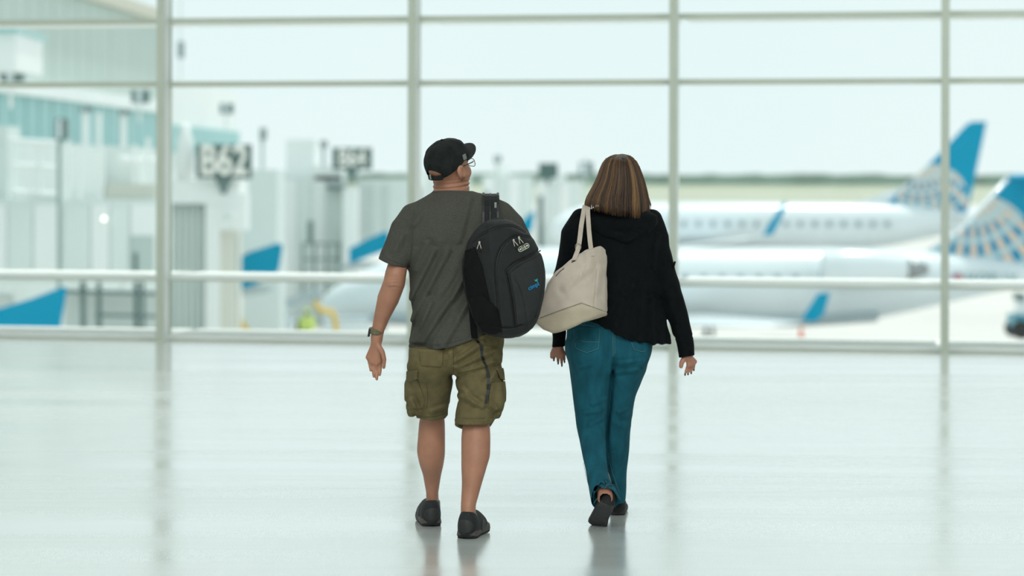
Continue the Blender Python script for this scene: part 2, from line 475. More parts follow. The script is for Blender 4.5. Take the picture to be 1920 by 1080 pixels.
# ================================================================== outdoors
AP = -6.0                                               # apron level: the hall is one storey up
M_conc = mat('pale apron concrete', (200, 200, 196), .85, var=.05, scale=.05)
M_grass = mat('dry airfield grass', (160, 170, 146), .95, var=.08, scale=.01)
M_taxi = mat('taxiway concrete', (182, 180, 172), .9, var=.04, scale=.01)
M_tree = mat('distant grey green trees', (150, 170, 162), .95, var=.15, scale=.02)
M_pw = mat('white aircraft paint', (222, 233, 237), .22, var=.015, scale=.3, coat=.3)
M_pg = mat('light grey aircraft belly paint', (172, 190, 196), .3, var=.02, scale=.3)
M_blue = mat('bright blue aircraft paint', (0, 150, 188), .6, var=.03, scale=.5, spec=.08)
M_dark = mat('dark metal with haze tint', (106, 130, 128), .5, var=.05)  # lifted grey teal: the haze over dark parts is put into the colour
M_win = mat('dark cabin window', (156, 174, 182), .2)
M_met = mat('bare grey metal', (150, 156, 158), .35, metal=.6)
M_bw = mat('white bridge cladding', (240, 245, 244), .55, var=.02, scale=.4)
M_bg = mat('pale grey bridge cladding', (222, 232, 230), .55, var=.03, scale=.4)
M_bd = mat('grey corrugated shutter', (204, 217, 213), .6, var=.03, scale=.6)
M_sid = mat('grey green ribbed siding', (190, 206, 200), .6, var=.03, scale=.3)
M_teal = mat('pale teal glazing', (146, 200, 200), .3, var=.03, scale=.3)
M_tyre = mat('black tyre rubber', (35, 38, 38), .8)
M_yel = mat('yellow hose', (224, 192, 96), .6)
M_hi = mat('hi vis lime fabric', (226, 244, 140), .7)
M_org = mat('orange plastic', (236, 110, 60), .5)

obj('apron', MB().box(-900, 900, 26, 760, AP - .5, AP).get(), M_conc, kind='structure')
y0 = 760
for nm, d, m in (('grass_strip', 190, M_grass), ('taxiway', 160, M_taxi), ('grass_strip', 420, M_grass), ('runway', 260, M_taxi), ('grass_field', 2300, M_grass)):
    obj(nm, MB().box(-1500, 1500, y0, y0 + d, AP - .5, AP + .02).get(), m, kind='structure'); y0 += d
# tree line on the horizon, one long wood
tb = MB(); xs = np.linspace(-900, 1300, 160); top = AP + 14.0 + 2.0 * np.array([random.uniform(-1, 1) for _ in xs]) * .7
for i in range(len(xs) - 1):
    a = [(xs[i], 3000, AP), (xs[i + 1], 3000, AP), (xs[i + 1], 3000, top[i + 1]), (xs[i], 3000, top[i])]
    tb.hexa(a, [(x, 3120, z) for x, y, z in a])
obj('wood', tb.get(), M_tree, label='long grey green wood on the horizon beyond the airfield', cat='trees', kind='stuff')

# ------------------------------------------------ aircraft
def globe_fin_mat(name, Y, org, cx, cy, rad, polx, poly, dphi, ring):
    """blue fin with a pale and gold globe grid, drawn in metres on the fin itself"""
    m = bpy.data.materials.new(name); m.use_nodes = True; n = m.node_tree.nodes; l = m.node_tree.links; b = n['Principled BSDF']
    b.inputs['Roughness'].default_value = .6; b.inputs['Specular IOR Level'].default_value = .08
    t = n.new('ShaderNodeTexCoord'); sp = n.new('ShaderNodeSeparateXYZ'); l.new(t.outputs['Object'], sp.inputs[0])
    def M(op, a, bb=None, c=None):
        q = n.new('ShaderNodeMath'); q.operation = op
        for i, v in enumerate((a, bb, c)):
            if v is None: continue
            if isinstance(v, (int, float)): q.inputs[i].default_value = float(v)
            else: l.new(v, q.inputs[i])
        return q.outputs[0]
    k = F / Y
    gc = P(cx, cy, Y) - org; gp = P(polx, poly, Y) - org
    x, z = sp.outputs['X'], sp.outputs['Z']
    dx, dz = M('SUBTRACT', x, gc[0]), M('SUBTRACT', z, gc[2])
    inside = M('LESS_THAN', M('SQRT', M('ADD', M('MULTIPLY', dx, dx), M('MULTIPLY', dz, dz))), rad / k)
    ex, ez = M('SUBTRACT', x, gp[0]), M('SUBTRACT', gp[2], z)
    ang = M('ARCTAN2', ex, ez); dist = M('SQRT', M('ADD', M('MULTIPLY', ex, ex), M('MULTIPLY', ez, ez)))
    mer = M('LESS_THAN', M('FRACT', M('DIVIDE', M('ADD', ang, 10 * dphi), dphi)), .5)
    par = M('LESS_THAN', M('FRACT', M('DIVIDE', dist, ring / k)), .3)
    top = M('GREATER_THAN', z, (P(cx, cy - rad * .55, Y) - org)[2])
    def mix(fac, a, bb):
        q = n.new('ShaderNodeMix'); q.data_type = 'RGBA'; l.new(fac, q.inputs['Factor'])
        for s, v in (('A', a), ('B', bb)):
            i = [z_ for z_ in q.inputs if z_.name == s and z_.type == 'RGBA'][0]
            if isinstance(v, tuple): i.default_value = (*S(v), 1)
            else: l.new(v, i)
        return [z_ for z_ in q.outputs if z_.type == 'RGBA'][0]
    blue = (0, 150, 188)
    grid = mix(mer, mix(top, (20, 146, 186), (176, 200, 206)), (226, 204, 184)); grid = mix(par, grid, (184, 210, 216))
    l.new(mix(inside, blue, grid), b.inputs['Base Color'])
    return m

def fuselage(mb, prof, Y, n=28):
    """prof: rows of (px, top y, bottom y); circular sections along the image direction"""
    rings = []
    for (px, t, b) in prof:
        a, c = P(px, t, Y), P(px, b, Y); r = (a[2] - c[2]) / 2; zc = (a[2] + c[2]) / 2
        rings.append([np.array([a[0], Y + r * cos(2 * pi * k / n), zc + r * sin(2 * pi * k / n)]) for k in range(n)])
    return mb.loft(rings)
def fin(mb, pts, Y, th):
    return mb.hexa([P(x, y, Y) - np.array([0, th / 2, 0]) for x, y in pts], [P(x, y, Y) + np.array([0, th / 2, 0]) for x, y in pts])
def wing(mb, root, tip, th0, th1):
    """root, tip = (leading, trailing) points; lens shaped section"""
    rings = []
    for (a, b), th in ((root, th0), (tip, th1)):
        a, b = np.array(a), np.array(b); q = []
        for t, s in ((0, 0), (.12, .7), (.35, 1), (.7, .6), (1, .06), (.7, -.4), (.35, -.6), (.12, -.5)):
            q.append(a + (b - a) * t + np.array([0, 0, th * s]))
        rings.append(q)
    return mb.loft(rings)
def wheel(mb, c, r, w):
    return mb.loft([[np.array([c[0] + r * cos(a), c[1] + y, c[2] + r * sin(a)]) for a in np.linspace(0, 2 * pi, 17)[:-1]] for y in (-w / 2, w / 2)])

# near jet, tail engines, T tail
YN = 105.0
jet = empty('airliner', (P(1300, 500, YN)[0], YN, AP), 'white rear engined jet with blue globe tail, nearer of the two parked across the window', 'airplane')
prof = [(600, 572, 580), (606, 558, 590), (622, 541, 598), (650, 524, 603), (690, 503, 606), (740, 484, 607), (800, 470, 607), (900, 464, 607), (1300, 464, 607),
        (1560, 464, 606), (1640, 466, 598), (1720, 470, 582), (1800, 476, 563), (1880, 486, 545), (1950, 498, 533), (1990, 506, 524)]
body = obj('fuselage', fuselage(MB(), prof, YN).get(), M_pw, jet, smooth=True)
mb = MB()
for x0 in (1,):
    rings = []
    for (px, t, b) in [(700, 585, 607), (800, 570, 612), (1100, 566, 614), (1500, 566, 613), (1640, 572, 604)]:
        a, c = P(px, t, YN), P(px, b, YN); r = (a[2] - c[2]) / 2; zc = (a[2] + c[2]) / 2
        rings.append([np.array([a[0], YN + 1.25 * cos(2 * pi * k / 20), zc + r * sin(2 * pi * k / 20)]) for k in range(20)])
    mb.loft(rings)
obj('belly_fairing', mb.get(), M_pg, jet, smooth=True)
for i in range(22):
    px = 770 + i * 34
    p = P(px, 519, YN); rr = 1.62
    mb = MB(); mb.box(p[0] - .11, p[0] + .11, YN - 1.66, YN - 1.55, p[2] - .16, p[2] + .16); obj('cabin_window', mb.get(), M_win, body)
eng = obj('engine', MB().loft([[np.array([P(px, 500, YN - 2.6)[0], YN - 2.6 + r * cos(a), P(px, 503, YN - 2.6)[2] + r * sin(a)]) for a in np.linspace(0, 2 * pi, 21)[:-1]]
     for px, r in ((1540, .66), (1546, .76), (1580, .82), (1640, .80), (1682, .62), (1700, .5))]).get(), M_pw, jet, smooth=True)
obj('exhaust', MB().loft([[np.array([P(px, 500, YN - 2.6)[0], YN - 2.6 + r * cos(a), P(px, 505, YN - 2.6)[2] + r * sin(a)]) for a in np.linspace(0, 2 * pi, 17)[:-1]]
     for px, r in ((1698, .48), (1722, .36), (1740, .2))]).get(), M_met, eng, smooth=True)
obj('engine_pylon', MB().box(P(1570, 500, YN)[0], P(1700, 500, YN)[0], YN - 2.3, YN - 1.0, P(0, 506, YN)[2] - .12, P(0, 506, YN)[2] + .16).get(), M_pw, jet)
finpts = [(1735, 478), (1800, 436), (1893, 335), (1962, 333), (1978, 500), (1880, 492), (1786, 488)]
o_f = ORG[jet]
M_fin1 = globe_fin_mat('blue fin with globe grid', YN, o_f, 1832, 472, 107, 1818, 345, .21, 34)
tail = obj('tail_fin', fin(MB(), finpts, YN, .34).get(), M_fin1, jet)
obj('leading_edge', MB().tube([P(1735, 478, YN), P(1800, 436, YN), P(1893, 335, YN)], .17, 10).get(), M_pw, tail, smooth=True)
mb = MB(); a = P(1885, 333, YN); wing(mb, ((a[0], YN, a[2]), (a[0] + 2.3, YN, a[2])), ((a[0] + 1.6, YN - 4.2, a[2] + .1), (a[0] + 2.9, YN - 4.2, a[2] + .1)), .16, .08)
wing(mb, ((a[0], YN, a[2]), (a[0] + 2.3, YN, a[2])), ((a[0] + 1.6, YN + 4.2, a[2] + .1), (a[0] + 2.9, YN + 4.2, a[2] + .1)), .16, .08)
obj('tailplane', mb.get(), M_blue, jet, smooth=False)
def z_of(py, Y): return P(960, py, Y)[2]
wg = MB(); wing(wg, ((P(1090, 600, 102.6)[0], 102.6, z_of(606, 102.6)), (P(1320, 600, 102.6)[0], 102.6, z_of(588, 102.6))),
                ((P(1440, 603, 93)[0], 93, z_of(611, 93)), (P(1512, 603, 93)[0], 93, z_of(602, 93))), .12, .06)
w1 = obj('wing', wg.get(), M_pw, jet)
obj('winglet', fin(MB(), [(1503, 600), (1511, 586), (1534, 550), (1556, 549), (1544, 590), (1528, 603)], 93, .12).get(), M_blue, w1)
wg = MB(); wing(wg, ((P(1090, 600, 107.4)[0], 107.4, z_of(588, 107.4)), (P(1300, 600, 107.4)[0], 107.4, z_of(588, 107.4))),
                ((P(1440, 603, 117)[0], 117, z_of(560, 117)), (P(1500, 603, 117)[0], 117, z_of(560, 117))), .3, .12)
obj('wing', wg.get(), M_pw, jet)
for (px, dy) in ((720, 0), (1330, -1.9), (1330, 1.9)):
    p = P(px, 600, YN); mb = MB(); mb.tube([(p[0], YN + dy, p[2] + .3), (p[0], YN + dy, AP + .35)], .09, 8); lg = obj('landing_gear', mb.get(), M_met, jet)
    for s in (-.2, .2): mb = MB(); wheel(mb, (p[0], YN + dy + s, AP + .36), .36, .22); obj('wheel', mb.get(), M_tyre, lg)
# registration and flag on the rear fuselage
p = P(1852, 523, YN - 1.16)
obj('registration', text_vf('N608UX', .72, p, (1, 0, 0), (0, 0, 1), .03), mat('grey registration paint', (110, 150, 158), .4), body)
mb = MB(); mb.pxbox(1786, 515, 1804, 528, YN - 1.24, .04); fl_ = obj('flag_emblem', mb.get(), mat('flag red paint', (206, 120, 132), .4), body)
mb = MB(); mb.pxbox(1786, 515, 1793, 521, YN - 1.26, .04); obj('flag_canton', mb.get(), mat('flag blue paint', (70, 90, 150), .4), body)

# farther jet, wing engines hidden, tall fin
YF = 196.0
jf = empty('airliner', (P(1450, 420, YF)[0], YF, AP), 'white jet with tall blue globe tail, farther one parked beyond the other', 'airplane')
prof = [(1034, 424, 434), (1040, 412, 448), (1052, 402, 460), (1075, 391, 468), (1110, 382, 473), (1160, 379, 474), (1500, 379, 474), (1600, 380, 471), (1680, 382, 460), (1760, 390, 443), (1815, 398, 428), (1845, 404, 418)]
bodyf = obj('fuselage', fuselage(MB(), prof, YF).get(), M_pw, jf, smooth=True)
for i in range(21):
    p = P(1117 + i * 27, 419, YF); mb = MB(); mb.box(p[0] - .2, p[0] + .2, YF - 2.08, YF - 1.95, p[2] - .24, p[2] + .24); obj('cabin_window', mb.get(), M_win, bodyf)
M_fin2 = globe_fin_mat('blue fin with smaller globe grid', YF, ORG[jf], 1748, 374, 66, 1724, 292, .24, 22)
tl = obj('tail_fin', fin(MB(), [(1655, 392), (1662, 384), (1766, 284), (1812, 234), (1822, 228), (1849, 228), (1842, 262), (1812, 402)], YF, .5).get(), M_fin2, jf)
obj('dorsal_fillet', MB().hexa([P(1600, 383, YF - .12), P(1662, 384, YF - .12), P(1720, 330, YF - .12), P(1690, 350, YF - .12)], [P(1600, 383, YF + .12), P(1662, 384, YF + .12), P(1720, 330, YF + .12), P(1690, 350, YF + .12)]).get(), M_pw, jf)
for sgn in (-1, 1):
    wg = MB(); a = P(1760, 408, YF); wing(wg, ((a[0], YF + sgn * .8, a[2]), (a[0] + 3.4, YF + sgn * .8, a[2])), ((a[0] + 3.6, YF + sgn * 6.5, a[2] + .6), (a[0] + 5, YF + sgn * 6.5, a[2] + .6)), .25, .1)
    obj('tailplane', wg.get(), M_pw, jf)
wg = MB(); wing(wg, ((P(1170, 462, 193.5)[0], 193.5, z_of(478, 193.5)), (P(1360, 462, 193.5)[0], 193.5, z_of(450, 193.5))), ((P(1395, 440, 179)[0], 179, z_of(448, 179)), (P(1442, 440, 179)[0], 179, z_of(438, 179))), .2, .1)
w2 = obj('wing', wg.get(), M_pw, jf)
obj('winglet', fin(MB(), [(1430, 442), (1440, 424), (1460, 393), (1469, 380), (1476, 379), (1463, 412), (1448, 440)], 179, .2).get(), M_blue, w2)
wg = MB(); wing(wg, ((P(1180, 462, 198.5)[0], 198.5, z_of(458, 198.5)), (P(1360, 462, 198.5)[0], 198.5, z_of(458, 198.5))), ((P(1400, 440, 213)[0], 213, z_of(425, 213)), (P(1440, 440, 213)[0], 213, z_of(425, 213))), .55, .2)
obj('wing', wg.get(), M_pw, jf)
en = obj('engine', MB().loft([[np.array([P(px, 500, 189)[0], 189 + r * cos(a), z_of(490, 189) + r * sin(a)]) for a in np.linspace(0, 2 * pi, 21)[:-1]] for px, r in ((1225, .85), (1232, .98), (1270, 1.0), (1310, .75))]).get(), M_pw, jf, smooth=True)
for (px, dy) in ((1090, 0), (1330, -2.7), (1330, 2.7)):
    p = P(px, 470, YF); mb = MB(); mb.tube([(p[0], YF + dy, p[2] + .3), (p[0], YF + dy, AP + .5)], .12, 8); lg = obj('landing_gear', mb.get(), M_met, jf)
    for s in (-.25, .25): mb = MB(); wheel(mb, (p[0], YF + dy + s, AP + .52), .52, .3); obj('wheel', mb.get(), M_tyre, lg)

# wing tips of aircraft standing at the gates on the left
for (Y, pts, lab) in ((64, [(-70, 602), (0, 578), (60, 560), (118, 538), (125, 541), (108, 640), (20, 650), (-60, 640)], 'big bright blue winglet at the lower left window corner'),
                      (92, [(440, 487), (470, 472), (520, 456), (530, 460), (524, 500), (515, 520), (446, 545), (440, 540)], 'bright blue winglet right of the corrugated shutter under sign B62'),
                      (120.5, [(655, 466), (690, 448), (722, 434), (730, 437), (727, 468), (668, 490), (655, 494)], 'bright blue winglet beside the white post left of the man'),
                      (172, [(972, 424), (985, 408), (998, 396), (1003, 398), (998, 432), (975, 440)], 'small blue winglet just right of the man\'s shoulder')):
    c = P(pts[0][0], pts[0][1], Y); wgt = empty('aircraft_wing', (c[0], Y, AP), lab, 'aircraft wing', 'wing tips at the gates')
    obj('winglet', fin(MB(), pts, Y, .16).get(), M_blue, wgt)
    a, b = P(pts[-1][0], pts[-1][1], Y), P(pts[-3][0], pts[-3][1], Y)
    mb = MB(); wing(mb, ((a[0], Y, a[2]), (b[0], Y, a[2])), ((a[0] - .9, Y + 2.4, a[2] - .3), (b[0] - .5, Y + 2.4, a[2] - .3)), .14, .24); obj('wing_panel', mb.get(), M_pg, wgt)

# ------------------------------------------------ terminal pier on the left
def fac(Y, n=0.0): return np.array([-25 + .064 * Y + n, Y, 0])      # facade line, running away from the hall
def fbox(mb, Ya, Yb, d0, d1, z0, z1):
    a = [fac(Ya, d0), fac(Yb, d0), fac(Yb, d1), fac(Ya, d1)]
    return mb.hexa([q + np.array([0, 0, z0]) for q in a], [q + np.array([0, 0, z1]) for q in a])
tb_ = empty('terminal_building', (fac(100)[0], 100, AP), 'long grey green ribbed terminal pier behind the jet bridges', 'building')
mb = MB(); fbox(mb, 62, 119, 0, -22, AP, 9.2); blk = obj('wall_block', mb.get(), M_sid, tb_)
mb = MB(); fbox(mb, 61.6, 119.3, .5, -22.4, 9.2, 9.75); obj('parapet', mb.get(), mat('beige parapet', (206, 204, 190), .7), tb_)
y = 64.0
while y < 119:
    mb = MB(); fbox(mb, y, min(y + 1.9, 119), .0, .14, 5.3, 9.2); obj('siding_panel', mb.get(), M_sid, blk)
    mb = MB(); fbox(mb, y, min(y + 1.8, 119), .0, .1, 3.0, 4.75); obj('glazing_panel', mb.get(), M_teal, blk)
    y += 2.0
mb = MB(); fbox(mb, 62, 119.2, 0, .5, 4.75, 5.3); obj('fascia', mb.get(), M_bw, tb_)
mb = MB(); fbox(mb, 62, 119.2, 0, .35, AP, 3.0); obj('base_wall', mb.get(), M_bg, tb_)
mb = MB(); fbox(mb, 119.6, 142.5, -.3, -18, AP, 6.7); b2 = obj('rear_block', mb.get(), M_bw, tb_)
y = 119.8
while y < 142:
    mb = MB(); fbox(mb, y, min(y + 2.2, 142.4), -.3, -.16, 2.9, 4.3); obj('glazing_panel', mb.get(), M_teal, b2); y += 2.4
mb = MB(); mb.pxbox(-40, 60, 30, 132, 70, 4); pent = obj('roof_hut', mb.get(), M_bw, tb_)
mb = MB(); mb.pxbox(-40, 52, 32, 60, 69.7, 4.6); obj('hut_roof', mb.get(), M_teal, pent)

# ------------------------------------------------ jet bridges
def posts(mb, xs, y0, y1, Y, r):
    for x in xs: mb.tube([P(x, y1, Y), P(x, y0, Y)], r, 6)
    return mb
def bridge(name_label, base, Y): return empty('jet_bridge', (P(base, 400, Y)[0], Y, AP), name_label, 'jet bridge')

YA = 76.0
br = bridge('pale panelled jet bridge with roof railings at the far left', 140, YA)
mb = MB(); mb.pxbox(-60, 374, 296, 528, YA, 3.2); bd = obj('tunnel', mb.get(), M_bg, br)
for i, x in enumerate((-52, 14, 62, 118, 170, 206, 244)):
    x1 = (-52, 14, 62, 118, 170, 206, 244, 296)[i + 1]
    mb = MB(); mb.pxbox(x + 1.5, 384, x1 - 1.5, 524, YA - .06, .08); obj('tunnel_panel', mb.get(), M_bg if i % 2 else M_bw, bd)
mb = MB(); mb.pxbox(244, 442, 288, 524, YA - .1, .1); obj('service_door', mb.get(), mat('pale grey door', (188, 204, 200), .5), bd)
mb = MB(); mb.pxbox(250, 474, 258, 516, YA - .14, .06); obj('door_window', mb.get(), M_dark, bd)
for (x0, x1, yy) in ((18, 112, 266), (18, 112, 312), (20, 110, 364), (225, 292, 300)):
    mb = MB(); mb.tube([P(x0, yy - 2, YA + .3), P(x1, yy + 3, YA + .3)], .1 if yy != 364 else .12, 8); obj('handrail', mb.get(), M_bw, br)
for (x, y0_, y1_) in ((24, 262, 374), (75, 268, 374), (62, 312, 374), (110, 266, 374), (128, 262, 374), (150, 272, 374), (192, 276, 374), (252, 270, 374), (278, 258, 374)):
    mb = MB(); posts(mb, (x,), y0_, y1_, YA + .3, .07); obj('rail_post', mb.get(), M_bw, br)
mb = MB(); mb.pxbox(128, 282, 186, 374, YA + 1.2, 1.5); obj('roof_unit', mb.get(), M_bw, br)
mb = MB(); mb.pxbox(186, 276, 262, 374, YA + 2.2, 1.5); obj('roof_unit', mb.get(), M_bg, br)
mb = MB(); mb.pxbox(-30, 236, 14, 376, YA + .5, 2); obj('roof_unit', mb.get(), M_bg, br)
mb = MB(); mb.pxbox(200, 345, 292, 374, YA + .2, 1.6); obj('roof_unit', mb.get(), mat('beige housing', (208, 212, 202), .6), br)
for (x0, x1) in ((-55, 20), (120, 180), (190, 250), (258, 300)):
    mb = MB(); mb.pxbox(x0, 552, x1, 700, YA + 1.5, .6, base=AP); obj('lower_wall', mb.get(), M_bg, br)
for x, r_ in ((155, .09), (186, .07), (256, .09), (268, .06)):
    mb = MB(); mb.tube([P(x, 528, YA + .4), np.array([P(x, 528, YA)[0], YA + .4, AP])], r_, 8); obj('support_column', mb.get(), M_dark, br)
mb = MB(); mb.tube([P(120, 546, YA + .2), P(296, 550, YA + .2)], .07, 6); obj('lower_rail', mb.get(), M_dark, br)
mb = MB(); mb.tube([P(180, 590, YA + .2), P(296, 593, YA + .2)], .06, 6); obj('lower_rail', mb.get(), M_dark, br)
mb = MB(); mb.tube([P(234, 298, YA - .1), P(236, 304, YA - .1)], .16, 10); obj('pipe_end', mb.get(), M_bw, br)
mb = MB(); mb.tube([P(249, 298, YA - .1), P(251, 304, YA - .1)], .16, 10); obj('pipe_end', mb.get(), M_bw, br)

YB = 88.0
br = bridge('jet bridge with grey corrugated shutter and white corner column under sign B62', 380, YB)
mb = MB(); mb.pxbox(296, 338, 448, 382, YB - .3, 3); obj('header', mb.get(), M_bw, br)
mb = MB(); mb.pxbox(300, 376, 386, 384, YB - .1, .3); obj('shade_strip', mb.get(), M_dark, br)  # dark strip painted in place of the shade below the header
sh = obj('shutter', MB().pxbox(300, 382, 384, 700, YB + .2, 2.5, base=AP).get(), M_bd, br)
for i in range(7):
    mb = MB(); mb.pxbox(302 + i * 12, 384, 310 + i * 12, 700, YB + .1, .12, base=AP); obj('shutter_rib', mb.get(), M_bd, sh)
mb = MB(); mb.pxbox(384, 372, 412, 700, YB - .2, 2.6, base=AP); obj('corner_column', mb.get(), M_bw, br)
mb = MB(); mb.pxbox(412, 384, 441, 700, YB + .1, 2.2, base=AP); obj('side_wall', mb.get(), mat('beige white cladding', (218, 220, 210), .6), br)
mb = MB(); mb.pxbox(438, 440, 444, 700, YB + .6, .4, base=AP); obj('drain_pipe', mb.get(), M_dark, br)
mb = MB(); mb.pxbox(412, 362, 462, 432, YB - .2, 1.0); obj('equipment_box', mb.get(), M_bw, br)
mb = MB(); mb.tube([P(428, 400, YB - .7), P(431, 410, YB - .7)], .2, 12); obj('camera_dome', mb.get(), M_bg, br)
mb = MB(); mb.tube([P(347, 338, YB), P(347, 262, YB), P(347, 250, YB), P(347, 234, YB), P(347, 230, YB)], [.32, .3, .2, .17, .05], 14); obj('vent_stack', mb.get(), M_bw, br, smooth=True)
mb = MB(); mb.pxbox(446, 318, 520, 470, YB + 8, 3); obj('rear_tunnel', mb.get(), M_bg, br)
mb = MB(); mb.pxbox(455, 470, 525, 640, YB + 9, 2.5); obj('rear_wall', mb.get(), M_bg, br)

YC = 125.0
br = bridge('farther pale jet bridge with railed platform under sign B64', 620, YC)
mb = MB(); mb.pxbox(500, 330, 640, 560, YC + 2, 4, base=AP); bd = obj('tunnel', mb.get(), M_bg, br)
for i in range(5):
    mb = MB(); mb.pxbox(502 + i * 28, 338, 527 + i * 28, 556, YC + 1.94, .08); obj('tunnel_panel', mb.get(), M_bw if i % 2 else M_bg, bd)
mb = MB(); mb.pxbox(536, 262, 590, 336, YC + 3, 3); obj('roof_unit', mb.get(), M_bw, br)
mb = MB(); mb.pxbox(590, 312, 640, 345, YC + 2, 3); obj('roof_unit', mb.get(), M_bw, br)
mb = MB(); mb.pxbox(612, 347, 648, 355, YC + .5, 2); obj('canopy_edge', mb.get(), M_dark, br)
mb = MB(); mb.pxbox(626, 355, 642, 560, YC + 1, 1, base=AP); obj('recess_panel', mb.get(), M_bd, br)
mb = MB(); mb.pxbox(642, 352, 668, 560, YC, 2.4, base=AP); obj('corner_column', mb.get(), M_bw, br)
mb = MB(); mb.pxbox(668, 336, 770, 470, YC + 3, 4); obj('rear_tunnel', mb.get(), M_bg, br)
for x in (693, 720): mb = MB(); mb.pxbox(x, 346, x + 7, 470, YC + 2.8, .2); obj('tunnel_seam', mb.get(), M_bd, br)
mb = MB(); mb.pxbox(577, 414, 587, 458, YC + .6, .3); obj('duct', mb.get(), M_dark, br)
for x in (568, 590, 612, 636): mb = MB(); posts(mb, (x,), 456, 560, YC, .07); obj('rail_post', mb.get(), M_dark, br)
for yy in (457, 486, 514): mb = MB(); mb.tube([P(566, yy, YC), P(640, yy, YC)], .06, 6); obj('handrail', mb.get(), M_dark, br)

for (Y, x0, x1, yt, yb, lab, hut) in ((168, 776, 880, 322, 470, 'faint pale jet bridge seen past the man\'s neck and right shoulder', (812, 300, 850)),
                                 (205, 905, 1000, 330, 440, 'faint jet bridge in the gap between the man and the woman, left one', (925, 312, 955)),
                                 (245, 1006, 1092, 338, 420, 'faint jet bridge in the gap between the man and the woman, by her hair', (1030, 322, 1060))):
    br = bridge(lab, (x0 + x1) / 2, Y)
    mb = MB(); mb.pxbox(x0, yt, x1, yb, Y, 4, base=AP); bd = obj('tunnel', mb.get(), M_bg, br)
    for i in range(4):
        w_ = (x1 - x0) / 4; mb = MB(); mb.pxbox(x0 + i * w_ + 1, yt + 5, x0 + (i + 1) * w_ - 1, yb, Y - .1, .12); obj('tunnel_panel', mb.get(), M_bg if i % 2 else M_bw, bd)
    mb = MB(); mb.pxbox(hut[0], hut[1], hut[2], yt + 1, Y + .5, 3); obj('roof_unit', mb.get(), M_bw, br)
    mb = MB(); mb.pxbox(x0 + 3, yt + 30, x0 + 12, yb, Y - .3, .25, base=AP); obj('support_column', mb.get(), M_dark, br)

# ------------------------------------------------ gate signs
M_sign = mat('dark sign board with haze tint', (80, 108, 104), .5)  # board colour lightened to hold the haze in front of it
M_let = mat('white sign letters', (246, 246, 240), .5)
def gate_sign(txt, x0, y0, x1, y1, Y, lab, size, foot, back=.3):
    r = empty('gate_sign', (P((x0 + x1) / 2, y1, Y)[0], Y, P(0, foot, Y)[2]), lab, 'sign')
    mb = MB(); mb.pxbox(x0, y0, x1, y1, Y, .25); obj('board', mb.get(), M_sign, r)
    if txt:
        obj('lettering', text_vf(txt, size, P((x0 + x1) / 2, (y0 + y1) / 2, Y - .03), (1, 0, 0), (0, 0, 1), .05, size * .025, .74), M_let, r)
    mb = MB(); c = (x0 + x1) / 2
    mb.hexa([P(c - (x1 - x0) * .16, y1, Y + .05), P(c + (x1 - x0) * .16, y1, Y + .05), P(c + 3, foot, Y + .05), P(c - 3, foot, Y + .05)],
            [P(c - (x1 - x0) * .16, y1, Y + .2), P(c + (x1 - x0) * .16, y1, Y + .2), P(c + 3, foot, Y + .2), P(c - 3, foot, Y + .2)]); obj('bracket', mb.get(), M_dark, r)
    mb = MB(); a = P(c, foot - 4, Y + .2); mb.box(a[0] - .1, a[0] + .1, Y + .2, Y + back, a[2] - .1, a[2] + .1); obj('arm', mb.get(), M_dark, r)
    return r
gate_sign('B62', 368, 271, 471, 335, YB - .6, 'dark gate sign with large white B62', 1.5, 362)
gate_sign('B64', 623, 277, 697, 318, YC - .5, 'smaller dark gate sign reading B64', 1.25, 336, 4.0)
gate_sign('', 1010, 306, 1046, 334, 240, 'tiny blurred gate sign right of the man\'s cap', 1.0, 345, 4.9)

M_bd2 = mat('weathered grey green steel', (140, 162, 158), .55, var=.05)
# ------------------------------------------------ poles, lamps and cameras
def lamp_pole(x, ytop, ybot, Y, r, lab, head=None, m=None, name='floodlight_pole'):
    if ybot is None: ybot = HY + (CZ - AP) * F / Y + ROLL * (x - 960)
    e = empty(name, (P(x, ybot, Y)[0], Y, P(x, ybot, Y)[2]), lab, 'light pole')
    mb = MB(); mb.tube([P(x, ybot, Y), P(x, ytop, Y)], r, 8); obj('pole', mb.get(), m or M_bd2, e)
    if head:
        mb = MB(); mb.pxbox(*head, Y - .3, .5); h_ = obj('lamp_head', mb.get(), M_dark, e)
        mb = MB(); mb.pxbox(head[0] + 4, head[1] + 2, head[2] - (head[2] - head[0]) * .45, head[3] - 3, Y - .36, .08); obj('lamp_glass', mb.get(), M_pw, h_)
    return e
lamp_pole(111, 232, None, 72, .06, 'tall dark pole with camera head at the left window', (103, 222, 124, 262))
lamp_pole(160, 205, None, 80, .12, 'white mast with small dark head above the left jet bridge, nearer one', (150, 200, 170, 209), M_bw)
lamp_pole(185, 212, None, 81, .1, 'slim white mast between two lamp masts above the left jet bridge', None, M_bw, 'mast')
lamp_pole(231, 212, None, 82, .12, 'white mast with small dark head nearest the left window post', (222, 206, 241, 214), M_bw)
lamp_pole(492, 240, None, 119, .1, 'thin grey pole right of sign B62', (487, 240, 498, 262), M_bd)
lamp_pole(606, 264, 312, 128, .08, 'small dark lamp on a roof left of sign B64', (600, 264, 613, 276))
lamp_pole(932, 292, None, 190, .12, 'faint pole between the man and the woman', (926, 292, 940, 304), M_bd)
lamp_pole(1098, 298, None, 230, .12, 'faint lamp pole left of the woman\'s hair', (1086, 304, 1112, 330), M_bd)
lamp_pole(338, -40, 150, 126, .06, 'thin antenna above the rear block of the pier', (333, 78, 343, 108), M_bg, 'antenna')
